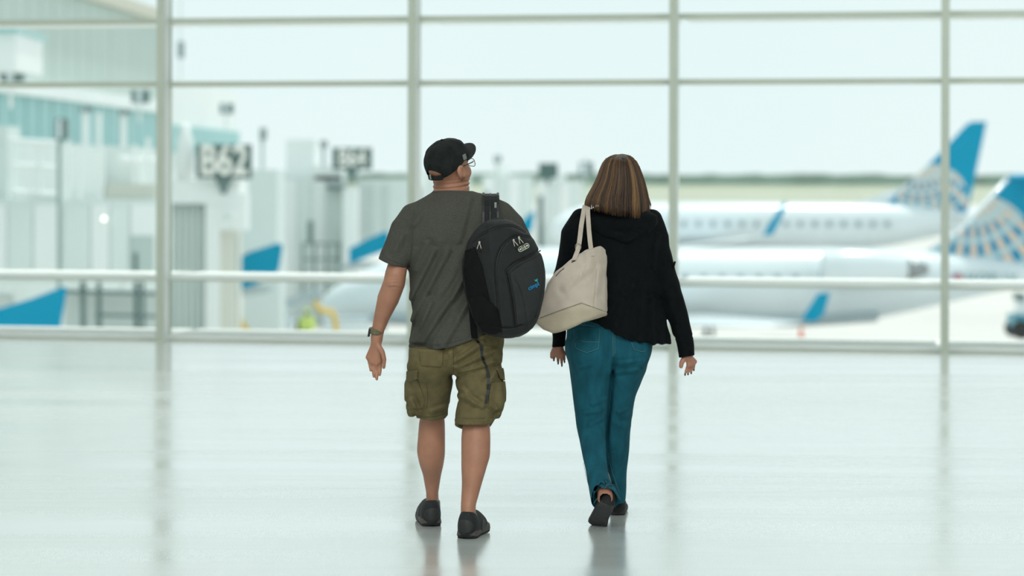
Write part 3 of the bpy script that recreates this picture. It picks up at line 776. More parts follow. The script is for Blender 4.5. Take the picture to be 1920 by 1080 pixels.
def wall_lamp(x0, y0, x1, y1, Y, lab):
    e = empty('roof_floodlight', (P(x0, y1, Y)[0], Y, P(x0, y1, Y)[2]), lab, 'floodlight')
    mb = MB(); mb.pxbox(x0, y0, x1, y1, Y, .5); hs = obj('housing', mb.get(), M_dark, e)
    mb = MB(); mb.pxbox(x0 + (x1 - x0) * .3, y0 + 1, x0 + (x1 - x0) * .62, y1 - 1, Y - .06, .08); obj('lamp_glass', mb.get(), M_pw, hs)
    mb = MB(); a = P((x0 + x1) / 2, y1, Y + .2); mb.tube([a, a - np.array([0, 0, .8])], .06, 6); obj('stem', mb.get(), M_bw, e)
wall_lamp(0, 127, 40, 153, 72, 'dark floodlight at the left edge under the roof hut')
wall_lamp(246, 169, 278, 193, 100, 'dark floodlight on the fascia left of the first window post')
wall_lamp(412, 194, 436, 213, 112, 'dark floodlight above sign B62')
# lit lamp on the left bridge
e = empty('bulkhead_lamp', P(195, 416, YA - .12), 'small glowing lamp on the left jet bridge wall', 'lamp')
em = bpy.data.materials.new('lamp glow'); em.use_nodes = True; bb_ = em.node_tree.nodes['Principled BSDF']
bb_.inputs['Emission Color'].default_value = (1, .97, .86, 1); bb_.inputs['Emission Strength'].default_value = 2.2
mb = MB(); mb.tube([P(195, 410, YA - .28), P(195, 410, YA - .14)], .065, 12); obj('globe', mb.get(), em, e)
mb = MB(); mb.pxbox(190, 402, 200, 418, YA - .15, .1); obj('lamp_base', mb.get(), M_bg, e)

# ------------------------------------------------ ramp equipment
YE = 100.0
def cart(x0, x1, yt, Y, lab, m, roof=None):
    e = empty('ramp_cart', (P((x0 + x1) / 2, 600, Y)[0], Y, AP), lab, 'cart')
    a, b = P(x0, yt, Y), P(x1, yt, Y)
    obj('cart_body', MB().box(a[0], b[0], Y, Y + 1.6, AP + .45, a[2]).get(), m, e)
    obj('cart_rim', MB().box(a[0] - .05, b[0] + .05, Y - .05, Y + 1.65, a[2], a[2] + .08).get(), M_pg, e)
    for xx in (a[0] + .4, b[0] - .4):
        for yy in (Y + .1, Y + 1.5): mb = MB(); wheel(mb, (xx, yy, AP + .28), .28, .18); obj('wheel', mb.get(), M_tyre, e)
    return e
cart(455, 548, 604, YE, 'white equipment cart in front of the gate, left of the lime vest worker', M_pw)
cart(606, 690, 600, YE + 1, 'white equipment cart under the nose of the nearer jet', M_pw)
cart(458, 540, 588, YE + 6, 'grey baggage cart behind the lime vest worker', M_pg)
bl = empty('belt_loader', (P(520, 600, YE + 14)[0], YE + 14, AP), 'grey belt loader with slanted conveyor behind the ramp carts', 'belt loader')
a, b = P(455, 612, YE + 14), P(600, 552, YE + 14)
mb = MB(); mb.hexa([a, b, b + np.array([0, 0, .35]), a + np.array([0, 0, .35])], [q + np.array([0, 1.0, 0]) for q in (a, b, b + np.array([0, 0, .35]), a + np.array([0, 0, .35]))]); obj('conveyor', mb.get(), M_pg, bl)
obj('chassis', MB().box(a[0], b[0] - .6, YE + 14, YE + 15.2, AP + .4, AP + .9).get(), M_dark, bl)
for xx in (a[0] + .5, b[0] - 1.0):
    for yy in (YE + 14, YE + 15.2): mb = MB(); wheel(mb, (xx, yy, AP + .35), .35, .2); obj('wheel', mb.get(), M_tyre, bl)
mb = MB(); mb.tube([P(x, y, YE - 8) for x, y in curve_px([(444, 578), (449, 600), (462, 618), (478, 634), (480, 660)])], .13, 8)
obj('air_hose', mb.get(), M_yel, smooth=True, label='yellow hose hanging at the side of the shutter bridge', cat='hose')
mb = MB(); mb.tube([P(x, y, YE - 2) for x, y in curve_px([(590, 566), (602, 582), (622, 586), (630, 612), (628, 650)])], .12, 8)
obj('air_hose', mb.get(), M_yel, smooth=True, label='yellow hose below the nose of the nearer jet', cat='hose')
mb = MB(); a = P(1502, 640, 112); mb.tube([(a[0], 112, AP), (a[0], 112, AP + .05)], .3, 4)
cone = empty('traffic_cone', (a[0], 112, AP), 'orange cone on the apron below the blue winglet', 'traffic cone')
obj('cone_base', MB().box(a[0] - .25, a[0] + .25, 111.75, 112.25, AP, AP + .06).get(), M_org, cone)
obj('cone_body', MB().tube([(a[0], 112, AP + .06), (a[0], 112, AP + .62)], [.18, .06], 12).get(), M_org, cone)
obj('cone_band', MB().tube([(a[0], 112, AP + .62), (a[0], 112, AP + 1.0)], [.07, .03], 12).get(), M_org, cone)
# ramp tractor at the right edge
tr = empty('ramp_tractor', (P(1925, 600, 108)[0], 108, AP), 'blue and white ramp tractor cut by the right edge', 'tractor')
xa, xb = P(1902, 600, 108)[0], P(1960, 600, 108)[0]
obj('chassis', MB().box(xa, xb, 108, 109.6, z_of(612, 108), z_of(588, 108)).get(), mat('teal blue vehicle paint', (60, 150, 170), .4), tr)
obj('cab', MB().box(xa + .3, xb - .2, 108.1, 109.5, z_of(588, 108), z_of(560, 108)).get(), M_pw, tr)
obj('cab_window', MB().box(xa + .2, xa + .5, 108.05, 109.3, z_of(562, 108), z_of(548, 108)).get(), M_dark, tr)
for xx in (xa + .3, xb - .4):
    for yy in (107.95, 109.5): mb = MB(); wheel(mb, (xx, yy, z_of(616, 108)), .42, .3); obj('wheel', mb.get(), M_tyre, tr)
# ================================================================== people
M_skin = mat('tanned skin', (166, 116, 92), .5, var=.10, scale=14, bump=.15, bscale=60)
M_skin2 = mat('fair skin', (176, 122, 100), .5, var=.08, scale=14, bump=.1, bscale=60)
M_tee = mat('heathered charcoal cotton', (74, 73, 67), .95, var=.13, scale=160, bump=.25, bscale=300, spec=.2)
M_short = mat('olive cotton twill', (104, 94, 65), .9, var=.13, scale=30, bump=.3, bscale=220, spec=.2)
M_short_d = mat('olive seam thread', (76, 72, 46), .9, spec=.2)
M_cap = mat('washed black cotton', (26, 30, 30), .9, var=.35, scale=22, bump=.4, bscale=120, spec=.25)
M_brim = mat('faded black brim cloth', (44, 45, 45), .9, var=.1, scale=40, spec=.25)
M_shoe = mat('black mesh shoe upper', (20, 23, 25), .75, var=.3, scale=40, bump=.35, bscale=260)
M_shoe_o = mat('dark grey shoe overlay', (31, 32, 32), .6, var=.1)
M_sole = mat('dark grey rubber sole', (74, 68, 64), .7, var=.15, scale=20)
M_out = mat('black outsole', (18, 20, 22), .8)
M_blk = mat('black plastic', (14, 17, 18), .4)
M_strap = mat('grey green woven watch band', (104, 100, 76), .85, var=.15, scale=90)

def head_sd(c, yaw, pitch, roll=0, k=1.0, ears=True):
    """head in its own frame: right, forward, up; returns field, matrix"""
    M = rot(yaw, pitch, roll); c = np.asarray(c, float)
    sk = ellip((0, -.012, .036), (.077, .098, .086)); fc = ellip((0, .034, -.022), (.064, .062, .088))
    jaw = ellip((0, .028, -.072), (.06, .058, .046)); chin = ellip((0, .076, -.098), (.024, .018, .018))
    nose = chain([(0, .094, .006), (0, .110, -.028)], [.008, .013]); wing_ = ellip((0, .1, -.034), (.018, .012, .009))
    brow = chain([(-.045, .078, .022), (0, .093, .02), (.045, .078, .022)], [.01, .012, .01])
    lipu = ellip((0, .094, -.062), (.024, .009, .006)); lipd = ellip((0, .092, -.073), (.021, .009, .006))
    cheeks = [ellip((s * .04, .066, -.03), (.026, .024, .026)) for s in (-1, 1)]
    socks = [ellip((s * .032, .1, .002), (.016, .016, .011)) for s in (-1, 1)]
    eyes = [ellip((s * .032, .082, .001), (.0125, .0125, .0125)) for s in (-1, 1)]
    Me = [rot(0, 0, 0) @ np.array([[1, 0, 0], [0, cos(.25), -sin(.25)], [0, sin(.25), cos(.25)]]) for s in (-1, 1)]
    earo = [ellip((s * .085, -.008, -.010), (.014, .024, .037), Me[0]) for s in (-1, 1)]
    earc = [ellip((s * .099, -.002, -.006), (.010, .014, .024), Me[0]) for s in (-1, 1)]
    lobes = [ellip((s * .079, .0, -.036), (.008, .01, .012)) for s in (-1, 1)]
    def f(p):
        q = ((p - c) @ M) / k
        d = smin(sk(q), fc(q), .03); d = smin(d, jaw(q), .03); d = smin(d, chin(q), .025)
        for e in cheeks: d = smin(d, e(q), .02)
        d = smin(d, brow(q), .015)
        for e in socks: d = smax(d, -e(q), .01)
        for e in eyes: d = np.minimum(d, e(q))
        d = smin(d, nose(q), .012); d = smin(d, wing_(q), .008); d = smin(d, lipu(q), .006); d = smin(d, lipd(q), .006)
        if ears:
            for a, b, l in zip(earo, earc, lobes):
                e = smax(a(q), -b(q), .006); e = smin(e, l(q), .008); d = smin(d, e, .008)
        return d * k
    return cull(f, c - .15 * k, c + .15 * k), M, c

def hand_sd(wrist, knuckles, tips, thumb, palm_r=.0125, fr=.0082, mid_off=(0, -.012, 0)):
    """palm from wrist to four knuckles, four jointed fingers, a thumb leaving the side of the palm; lists of 3-D points"""
    w = np.asarray(wrist, float); parts = []
    for i, kn in enumerate(knuckles):
        kn = np.asarray(kn); parts.append(chain([w + (kn - w) * .12, kn], [palm_r * 1.05, palm_r * .88]))
    fing = []
    rel = (.98, 1.0, .96, .84)
    for kn, tp, s in zip(knuckles, tips, rel):
        kn, tp = np.asarray(kn), np.asarray(tp); d = tp - kn; o = np.asarray(mid_off)
        fing.append(chain([kn, kn + d * .42 - o * .9, kn + d * .74 - o * .75, tp], [fr * 1.12 * s, fr * 1.0 * s, fr * .92 * s, fr * .74 * s]))
    th = chain([np.asarray(q) for q in thumb], [.0135, .0115, .0098, .0075][:len(thumb)])
    def f(p):
        d = parts[0](p)
        for q in parts[1:]: d = smin(d, q(p), .012)
        for g in fing: d = smin(d, g(p), .004)
        return smin(d, th(p), .009)
    A = np.array([w, *knuckles, *tips, *thumb]); return cull(f, A.min(0) - .025, A.max(0) + .025)

def shoe_sd(pos, yaw, pitch=0, roll=0, L=.285, toe_origin=False, lean=0):
    M = rot(yaw, pitch, roll); ln = R(lean); M = np.array([[cos(ln), 0, sin(ln)], [0, 1, 0], [-sin(ln), 0, cos(ln)]]) @ M; pos = np.asarray(pos, float); sc = L / .285
    o = np.array([0, .21, 0]) if toe_origin else np.zeros(3)
    heel = ellip((0, .047, .05), (.041, .05, .084)); mid = ellip((0, .13, .045), (.045, .11, .066)); toe = ellip((.0, .212, .033), (.045, .068, .043))
    hole = ellip((0, .064, .135), (.031, .046, .05)); vamp = chain([(0, .12, .075), (0, .2, .052)], [.024, .02])
    def loc(p): return ((p - pos) @ M) / sc + o
    def upper(p):
        q = loc(p); d = smin(heel(q), mid(q), .03); d = smin(d, toe(q), .03); d = smin(d, vamp(q), .02)
        d = smax(d, -hole(q), .008); return smax(d, .012 - q[:, 2], .005) * sc
    out = chain([(0, .048, 0), (-.002, .13, 0), (.003, .225, 0)], [.046, .045, .053])
    def foot2(q):
        r = q.copy(); r[:, 2] = 0; return out(r)
    def sole(p):
        q = loc(p); d = foot2(q) - np.clip(.02 - q[:, 2], -.01, .02) * .15
        spring = .03 * np.clip((q[:, 1] - .18) / .1, 0, 1) ** 2 * .6 + .012 * np.clip((.03 - q[:, 1]) / .04, 0, 1)
        return smax(smax(d, q[:, 2] - .036 - spring * .5 + .0, .006), .009 + spring - q[:, 2], .004) * sc
    def outs(p):
        q = loc(p); spring = .03 * np.clip((q[:, 1] - .18) / .1, 0, 1) ** 2 * .6 + .012 * np.clip((.03 - q[:, 1]) / .04, 0, 1)
        return smax(smax(foot2(q) + .002, q[:, 2] - .011 - spring, .002), spring - q[:, 2], .002) * sc
    def over(p):
        q = loc(p); d = upper(p) / sc
        e = ellip((0, .005, .055), (.034, .05, .03))(q); e2 = np.minimum(ellip((-.05, .15, .04), (.03, .03, .03))(q), ellip((.05, .15, .04), (.03, .03, .03))(q))
        return smax(smax(d - .0025, -(d + .004), .001), np.minimum(e, e2), .002) * sc
    ends = [pos + M @ ((np.array(v) - o) * sc) for v in ((-.07, -.02, -.01), (.07, .31, .15), (.07, -.02, .15), (-.07, .31, -.01), (-.07, .31, .15), (-.07, -.02, .15), (.07, .31, -.01), (.07, -.02, -.01))]
    lo = np.min(ends, 0) - .01; hi = np.max(ends, 0) + .01
    return upper, sole, outs, over, lo, hi

def add_shoe(parent, name, args, h=.0035, mats=None):
    up, so, ou, ov, lo, hi = shoe_sd(**args)
    mats = mats or (M_shoe, M_sole, M_out, M_shoe_o)
    s = obj(name, sd_mesh(up, lo, hi, h), mats[0], parent, smooth=True)
    obj('sole', sd_mesh(so, lo, hi, h), mats[1], s, smooth=True)
    obj('outsole', sd_mesh(ou, lo, hi, h * .8), mats[2], s, smooth=True)
    if mats[3]: obj('overlay', sd_mesh(ov, lo, hi, h * .8), mats[3], s, smooth=True)
    return s

# ------------------------------------------------------------------ the man
YM = 10.95
def m(px, py, dy=0.0): return P(px, py, YM + dy)
UM = YM / F                                              # metres per pixel at the man
man = empty('person', (m(850, 1000)[0], YM, 0), 'person in black cap, grey T-shirt and olive cargo shorts walking with a backpack', 'person')

head_f, HM, HC = head_sd(m(841, 317, .0), 42, 17, 2, k=1.0)
torso = stack([(356, 824, 872, .02, .05), (370, 812, 890, .02, .07), (386, 782, 932, .01, .1), (400, 764, 955, 0, .115), (440, 770, 952, 0, .12), (510, 782, 945, 0, .13), (600, 780, 936, 0, .14), (665, 782, 926, .01, .13), (688, 800, 915, .01, .09)], YM)
neck = stack([(318, 818, 872, .02, .055), (335, 811, 876, .018, .064), (350, 811, 877, .018, .068), (362, 812, 880, .018, .07), (378, 800, 900, .015, .07)], YM)
LEGL = [(690, 790, 838, .03, .08), (735, 788, 834, .07, .07), (775, 789, 832, .12, .062), (792, 786, 834, .14, .066), (815, 784, 834.5, .15, .064), (844, 782, 834.5, .155, .068), (868, 786, 832, .17, .062), (891, 793, 827, .2, .05), (910, 796.5, 824, .225, .042), (926, 799, 822, .24, .044), (955, 800, 824, .25, .055), (966, 800, 824, .26, .055)]
LEGR = [(690, 868, 924, 0, .08), (735, 874, 922, -.02, .07), (782, 872, 915, -.05, .064), (801, 867, 918.5, -.06, .068), (825, 865, 919.5, -.075, .064), (850, 865, 919, -.085, .068), (876, 865, 912.5, -.1, .062), (905, 866, 904, -.12, .05), (930, 865, 897, -.135, .042), (952, 864, 892, -.145, .045), (980, 864, 893, -.15, .055), (992, 864, 893, -.15, .055)]
legl, legr = stack(LEGL, YM), stack(LEGR, YM)
arml = chain([m(772, 408), m(752, 470, 0), m(742, 514, -.012), m(739, 531, -.012), m(728, 560, .01), m(716, 594, .035), m(709, 618, .05), m(706.5, 634, .055)],
             [17 * UM, 16 * UM, 20 * UM, 20.5 * UM, 20.5 * UM, 15 * UM, 11.8 * UM, 11.2 * UM])
armr = chain([m(945, 410), m(968, 470, .05), m(978, 520, .1), m(966, 510, .22), m(938, 480, .3)], [17 * UM, 16 * UM, 17 * UM, 15 * UM, 12 * UM])
knk = [m(713, 676, .06), m(706, 681, .058), m(698, 678, .06), m(690.5, 670, .065)]
tip = [m(712, 703, .05), m(706.5, 711, .05), m(701, 706, .05), m(695, 695, .055)]
handl = hand_sd(m(706.5, 636, .056), knk, tip, [m(709, 648, .045), m(717, 660, .035), m(720.5, 674, .032), m(719.5, 689, .035)], palm_r=.0145, fr=.0088)
kr = [m(932, 474, .33), m(926, 476, .335), m(920, 479, .335), m(915, 483, .33)]
handr = hand_sd(m(938, 482, .3), kr, [q + np.array([-.02, -.055, -.01]) for q in kr], [m(936, 470, .3), m(926, 462, .3), m(918, 462, .28)], mid_off=(.0, -.0, -.02))
crease = [m(740, 532, -.1), m(736, 539, -.1)]
def man_body(p):
    d = smin(torso(p), neck(p), .03); d = smin(d, head_f(p), .03)
    d = smin(d, smin(legl(p), legr(p), .004), .01)
    d = smin(d, smin(arml(p), handl(p), .014), .02); d = smin(d, smin(armr(p), handr(p), .014), .02)
    def fine(q):
        xx, py = to_px(q); e = np.zeros(len(q)); nk = (xx > 798) & (xx < 884) & (py > 325) & (py < 365)
        for yy, am, wd in ((343, .007, 2.4), (351, .006, 2.2), (337, .003, 2.4)):        # skin folds of the turned neck
            c = yy + 3 - 4.0 * ((xx - 838) / 40) ** 2 - (xx - 838) * .06; e += am * np.exp(-((py - c) / wd) ** 2) * nk
        for (ey, am) in ((525, .0035), (531, .005), (538, .004), (519, .002)):             # elbow wrinkles
            c = ey + ((xx - 738) / 10) ** 2 * 1.2; e += am * np.exp(-((py - c) / 1.7) ** 2) * np.exp(-((xx - 738) / 11) ** 2)
        return e - .006 * np.exp(-(((xx - 733) / 6) ** 2 + ((py - 533) / 6) ** 2))
    return near_only(p, d, fine)
lo, hi = bbox(676, 250, 1015, 1000, YM - .3, YM + .42); lo[2] = .02
obj('body', sd_mesh(man_body, lo, hi, .0045), M_skin, man, smooth=True)

# T-shirt
TS = [(350, 822, 876, .015, .085), (358, 813, 886, .015, .096), (364, 804, 908, .012, .105), (371, 792, 930, .012, .112), (384, 771, 951, .008, .122), (400, 757, 962, 0, .134), (430, 752, 968, 0, .145), (470, 757, 966, 0, .152), (510, 765, 960, 0, .158), (560, 768, 955, 0, .168), (600, 769, 952, 0, .18), (640, 766, 950, 0, .195), (672, 764, 948, .0, .205)]
tee_t = stack(TS, YM)
slv_l = chain([m(774, 404), m(759, 430), m(750, 462), m(738, 500), m(729, 522)], [24 * UM, 27 * UM, 29 * UM, 30 * UM, 31 * UM])
slv_r = chain([m(938, 402), m(957, 424, .01), m(974, 460, .05), m(982, 500, .09)], [24 * UM, 26 * UM, 27 * UM, 27 * UM])
hl_a, hl_b = m(712, 484.5), m(764, 506.5)
hl_n = np.array([(hl_b - hl_a)[2], 0, -(hl_b - hl_a)[0]]); hl_n /= np.linalg.norm(hl_n); hl_n = hl_n if hl_n[2] < 0 else -hl_n
HEM = np.array([(700, 650), (765, 653), (800, 656), (825, 655), (850, 650), (881, 639), (910, 628), (960, 618)], float)
def creases(xx, py, back, lines, w=6.5, gap=11, w2=6):
    e = np.zeros(len(xx))
    for (x0, y0, x1, y1, am) in lines:
        ex, ey = x1 - x0, y1 - y0; t_ = np.clip(((xx - x0) * ex + (py - y0) * ey) / (ex * ex + ey * ey), 0, 1)
        q = np.hypot(xx - x0 - ex * t_, py - y0 - ey * t_); e += (-am * np.exp(-(q / w) ** 2) + am * .7 * np.exp(-((q - gap) / w2) ** 2)) * back
    return e
def tee(p):
    xx, py = to_px(p)
    s = np.maximum(slv_l(p), (p - hl_a) @ hl_n)
    d = smin(tee_t(p), s, .018); d = smin(d, np.maximum(slv_r(p), m(0, 500)[2] - p[:, 2]), .02)
    hem = np.interp(xx, HEM[:, 0], HEM[:, 1])
    def fine(q):
        x, y = to_px(q); low = np.clip((y - 430) / 120, 0, 1); back = q[:, 1] < YM
        e = (.0065 * folds(q, (.85, 0, .5), 26, .18, 3.1) + .014 * folds(q, (.9, 0, .35), 13, .2, 9.7)) * (.25 + .75 * low) + .0035 * folds(q, (1, 0, .1), 17, .12, 1.3)
        e += creases(x, y, back, ((772, 600, 840, 470, .012), (790, 640, 872, 520, .013), (830, 648, 880, 560, .014), (768, 560, 812, 470, .010), (776, 640, 806, 565, .010), (880, 375, 860, 450, .008), (806, 376, 776, 420, .007), (778, 505, 800, 460, .008), (740, 470, 756, 440, .006), (815, 645, 850, 590, .008), (850, 560, 876, 500, .008)))
        seam = np.abs(x - (768 - (y - 500) * .06)); e += .0035 * np.exp(-(seam / 2.2) ** 2) * (y > 400) * (y < 502)
        return e + .003 * np.exp(-((y - np.interp(x, HEM[:, 0], HEM[:, 1]) + 9) / 1.3) ** 2)
    d = near_only(p, d, fine, .035)
    d = smax(d, (py - hem) * UM, .004)
    return np.maximum(d, p[:, 2] - (m(846, 358)[2] + .02 * np.clip((YM + .02 - p[:, 1]) / .1, -1, .0)))
lo, hi = bbox(700, 345, 1020, 664, YM - .25, YM + .27)
ts_o = obj('t_shirt', sd_mesh(tee, lo, hi, .0042), M_tee, man, smooth=True)
# ribbed collar and hem stitching
mb = MB(); ring = []
for a in np.linspace(0, 2 * pi, 41)[:-1]:
    cx, rx, ry = 848, 36 * UM, .094
    c = m(cx, 359.5, .015); ring.append(c + np.array([rx * cos(a), ry * sin(a), .004 * -sin(a) - .004]))
mb.tube(ring + ring[:1], .0062, 8, cap=False); obj('collar', mb.get(), M_tee, ts_o, smooth=True)
mb = MB(); mb.tube([surf(tee, x, np.interp(x, HEM[:, 0], HEM[:, 1]) - 8, YM - .4, YM + .1, .0003) for x in np.arange(770, 884, 4)], .0011, 5); obj('hem_stitch', mb.get(), mat('dark grey thread', (48, 50, 50), .9), ts_o)
mb = MB(); mb.tube([surf(tee, x, 480 + (x - 714) * .42, YM - .4, YM + .1, .0003) for x in np.arange(717, 764, 4)], .0011, 5); obj('sleeve_stitch', mb.get(), mat('dark grey thread', (48, 50, 50), .9), ts_o)

# cargo shorts
SL = [(630, 768, 856, .0, .16), (665, 766, 856, .0, .163), (700, 765, 851, .02, .15), (722, 766, 849, .045, .138), (746, 769, 845, .075, .128), (770, 775, 841, .10, .118), (780, 779, 838, .115, .112), (800, 781, 834, .13, .11)]
SR = [(620, 852, 944, 0, .165), (650, 852, 943, .0, .165), (681, 851, 941, 0, .155), (702, 852, 941, -.01, .145), (722, 855, 941, -.02, .135), (746, 856, 939, -.03, .125), (770, 854, 934, -.04, .12), (785, 852, 929, -.05, .116), (797, 850, 926, -.052, .114), (816, 849, 924, -.055, .112)]
sl_f, sr_f = stack(SL, YM), stack(SR, YM)
pk_l = ellip(m(773, 742, .05), (12.5 * UM, .085, 42 * UM)); pk_r = ellip(m(933, 744, -.03), (13 * UM, .085, 40 * UM))
pelv = stack([(615, 772, 942, 0, .165), (660, 770, 940, 0, .165), (684, 790, 925, .0, .14), (700, 815, 895, .0, .09)], YM)
sl_i, sr_i = stack(SL, YM, -.017), stack(SR, YM, -.017)
but1, but2 = ellip(m(808, 668, -.085), (.09, .075, .1)), ellip(m(898, 664, -.085), (.095, .075, .1))
def shorts(p):
    xx, py = to_px(p); left = xx < 852
    d = smin(sl_f(p), sr_f(p), .012); d = smin(d, pelv(p), .02)
    d = smin(d, but1(p), .05); d = smin(d, but2(p), .05)
    d = smin(d, pk_l(p), .014); d = smin(d, pk_r(p), .014)
    hem = np.where(left, np.interp(xx, [776, 781, 810, 834, 842], [783, 786, 790, 787, 778]), np.interp(xx, [848, 852, 868, 905, 920, 928], [790, 795, 797, 797, 795, 785]))
    front = np.clip((p[:, 1] - (YM - .03)) / .08, 0, 1); hem = hem + front * np.where(left, -2, 10)
    d = d + .05 * np.clip((np.interp(xx, HEM[:, 0], HEM[:, 1]) - 1 - py) / 4, 0, 1)
    k = np.abs(d) < .035
    if k.any():
        q, x, y = p[k], xx[k], py[k]
        e = .006 * folds(q, (.35, 0, 1), 20, .3, 4.2) + .004 * folds(q, (1, 0, -.5), 24, .25, 8.8)
        e += creases(x, y, 1, ((856, 676, 905, 642, .009), (858, 700, 925, 678, .007), (862, 742, 905, 762, .008), (866, 730, 890, 758, .006), (935, 690, 915, 720, .007), (856, 690, 930, 655, .008), (925, 768, 905, 750, .006), (810, 772, 834, 764, .007), (772, 752, 784, 774, .008), (845, 660, 852, 700, .006)), 5, 8, 4)
        d[k] += e + .003 * np.exp(-((y - hem[k] + 12) / 1.2) ** 2)
    d = smax(d, (py - hem) * UM, .003)
    inner = np.minimum(sl_i(p), sr_i(p))
    return np.where(py > hem - 20, np.maximum(d, -inner), d)
lo, hi = bbox(745, 612, 962, 815, YM - .3, YM + .32)
sh_o = obj('cargo_shorts', sd_mesh(shorts, lo, hi, .0042), M_short, man, smooth=True)
def patch(f, poly, Y, Ya, Yb, up=.003, down=.004, h=.003, pad=4, edge=.002):
    """a raised panel of cloth lying on surface f, outlined in the photograph's frame"""
    pp = np.array(poly, float)
    def g(p):
        xx, py = to_px(p); d = f(p); k = Y / F
        return smax(smax(smax(d - up, -(d + down), .001), poly2(pp, xx, py) * k, edge), np.maximum(Ya - p[:, 1], p[:, 1] - Yb), .002)
    a = P(pp[:, 0].min() - pad, pp[:, 1].max() + pad, Ya); b = P(pp[:, 0].max() + pad, pp[:, 1].min() - pad, Yb)
    c = P(pp[:, 0].min() - pad, pp[:, 1].max() + pad, Yb); e = P(pp[:, 0].max() + pad, pp[:, 1].min() - pad, Ya)
    lo = np.minimum.reduce([a, b, c, e]); hi = np.maximum.reduce([a, b, c, e])
    return sd_mesh(g, lo, hi, h)
def stitch(f, pts, Ya, Yb, r=.001, lift=.0006, curved=False, step=3):
    pts = curve_px(pts) if curved else dense(pts, step)
    return MB().tube([surf(f, x, y, Ya, Yb, lift) for x, y in pts], r, 5)
bp_l = obj('back_pocket', patch(shorts, [(785, 655), (833, 655), (831, 684), (826, 690), (790, 687), (786, 682)], YM, YM - .3, YM, up=.0035), M_short, sh_o, smooth=True)
obj('pocket_stitch', stitch(shorts, [(787, 660), (788, 681), (792, 685), (825, 688), (829, 683), (831, 660)], YM - .4, YM, .0011, .004).get(), M_short_d, bp_l)
bp_r = obj('back_pocket', patch(shorts, [(882, 672), (905, 645), (938, 655), (934, 686), (915, 690), (888, 680)], YM, YM - .3, YM, up=.003), M_short, sh_o, smooth=True)
for lab, pl, fl_p in (('l', [(758, 712), (782, 712), (797, 750), (794, 764), (784, 768), (770, 764), (758, 750)], [(762, 696), (783, 694), (783, 710), (768, 718), (761, 712)]),
                      ('r', [(921, 718), (950, 714), (950, 750), (940, 766), (928, 770), (918, 762), (916, 745)], [(930, 690), (945, 690), (947, 714), (938, 710)])):
    cp = obj('cargo_pocket', patch(shorts, pl, YM, YM - .3, YM + .1, up=.006, down=.003), M_short, sh_o, smooth=True)
    obj('pocket_flap', patch(shorts, fl_p, YM, YM - .3, YM + .1, up=.010, down=.0), M_short, cp, smooth=True)
for pts in ([(851, 640), (850, 670), (851, 698)], [(800, 716), (802, 745), (800, 764)], [(782, 780), (810, 782), (838, 775)], [(854, 784), (885, 785), (926, 783)], [(858, 700), (900, 691), (935, 684)]):
    obj('seam', stitch(shorts, pts, YM - .4, YM + .1, .0012, .0005, True).get(), M_short_d, sh_o)

# shoes
add_shoe(man, 'shoe', dict(pos=(P(810.5, 980, 11.1)[0], 11.10, 0), yaw=-9, L=.295), )
p_r = P(872, 1010, 10.73)
add_shoe(man, 'shoe', dict(pos=(p_r[0], 10.72, 0), yaw=13, L=.295))
for nm, rows, cy in (('sock', [(937, 798, 825, .24, .05), (944, 797.5, 825.5, .243, .053), (958, 798, 826, .25, .058)], 0), ('sock', [(961, 863, 894, -.145, .052), (968, 862, 895, -.147, .055), (980, 862, 896, -.15, .058)], 0)):
    sf = stack(rows, YM); zz = [P(0, r_[0], YM + r_[3])[2] for r_ in rows]
    c = P((rows[0][1] + rows[0][2]) / 2, rows[0][0], YM + rows[0][3])
    obj(nm, sd_mesh(sf, (c[0] - .06, c[1] - .09, min(zz) - .01), (c[0] + .06, c[1] + .09, max(zz) + .01), .0035), M_blk, man, smooth=True)

# watch
wc, wd_ = m(706.5, 621, .052), m(709, 612, .048) - m(705.5, 634, .056); wd_ = wd_ / np.linalg.norm(wd_)
e1 = np.cross(wd_, (0, 1, 0)); e1 /= np.linalg.norm(e1); e2 = np.cross(wd_, e1)
rings = []
for t in np.linspace(-.5, .5, 5):
    rr = 12.6 * UM + .0022 * (1 - (2 * t) ** 2)
    rings.append([wc + wd_ * t * .026 + rr * (cos(a) * e1 + sin(a) * e2) for a in np.linspace(0, 2 * pi, 33)[:-1]])
wt = obj('watch', MB().loft(rings).get(), M_strap, man, smooth=True)
side = np.array([-1, 0, -.12]); side /= np.linalg.norm(side)
def obox(c, ax, half):
    ax = [np.asarray(a_, float) / np.linalg.norm(a_) for a_ in ax]
    v = [c + sum(s_ * a_ * h_ for s_, a_, h_ in zip(sg, ax, half)) for sg in ((-1, -1, -1), (1, -1, -1), (1, 1, -1), (-1, 1, -1), (-1, -1, 1), (1, -1, 1), (1, 1, 1), (-1, 1, 1))]
    return (np.array(v), [(0, 3, 2, 1), (4, 5, 6, 7), (0, 1, 5, 4), (1, 2, 6, 5), (2, 3, 7, 6), (3, 0, 4, 7)])
def bevel(o, w=.002, seg=2):
    b = o.modifiers.new('bevel', 'BEVEL'); b.width = w; b.segments = seg; b.limit_method = 'ANGLE'; return o
bevel(obj('watch_case', obox(wc + side * 14.2 * UM + np.array([0, .004, 0]), (side, np.cross(side, wd_), wd_), (.0055, .018, .019)), M_blk, wt), .003)
bevel(obj('watch_buckle', obox(wc - side * 12 * UM + np.array([0, -.004, 0]), (side, np.cross(side, wd_), wd_), (.003, .012, .011)), M_short_d, wt), .001)

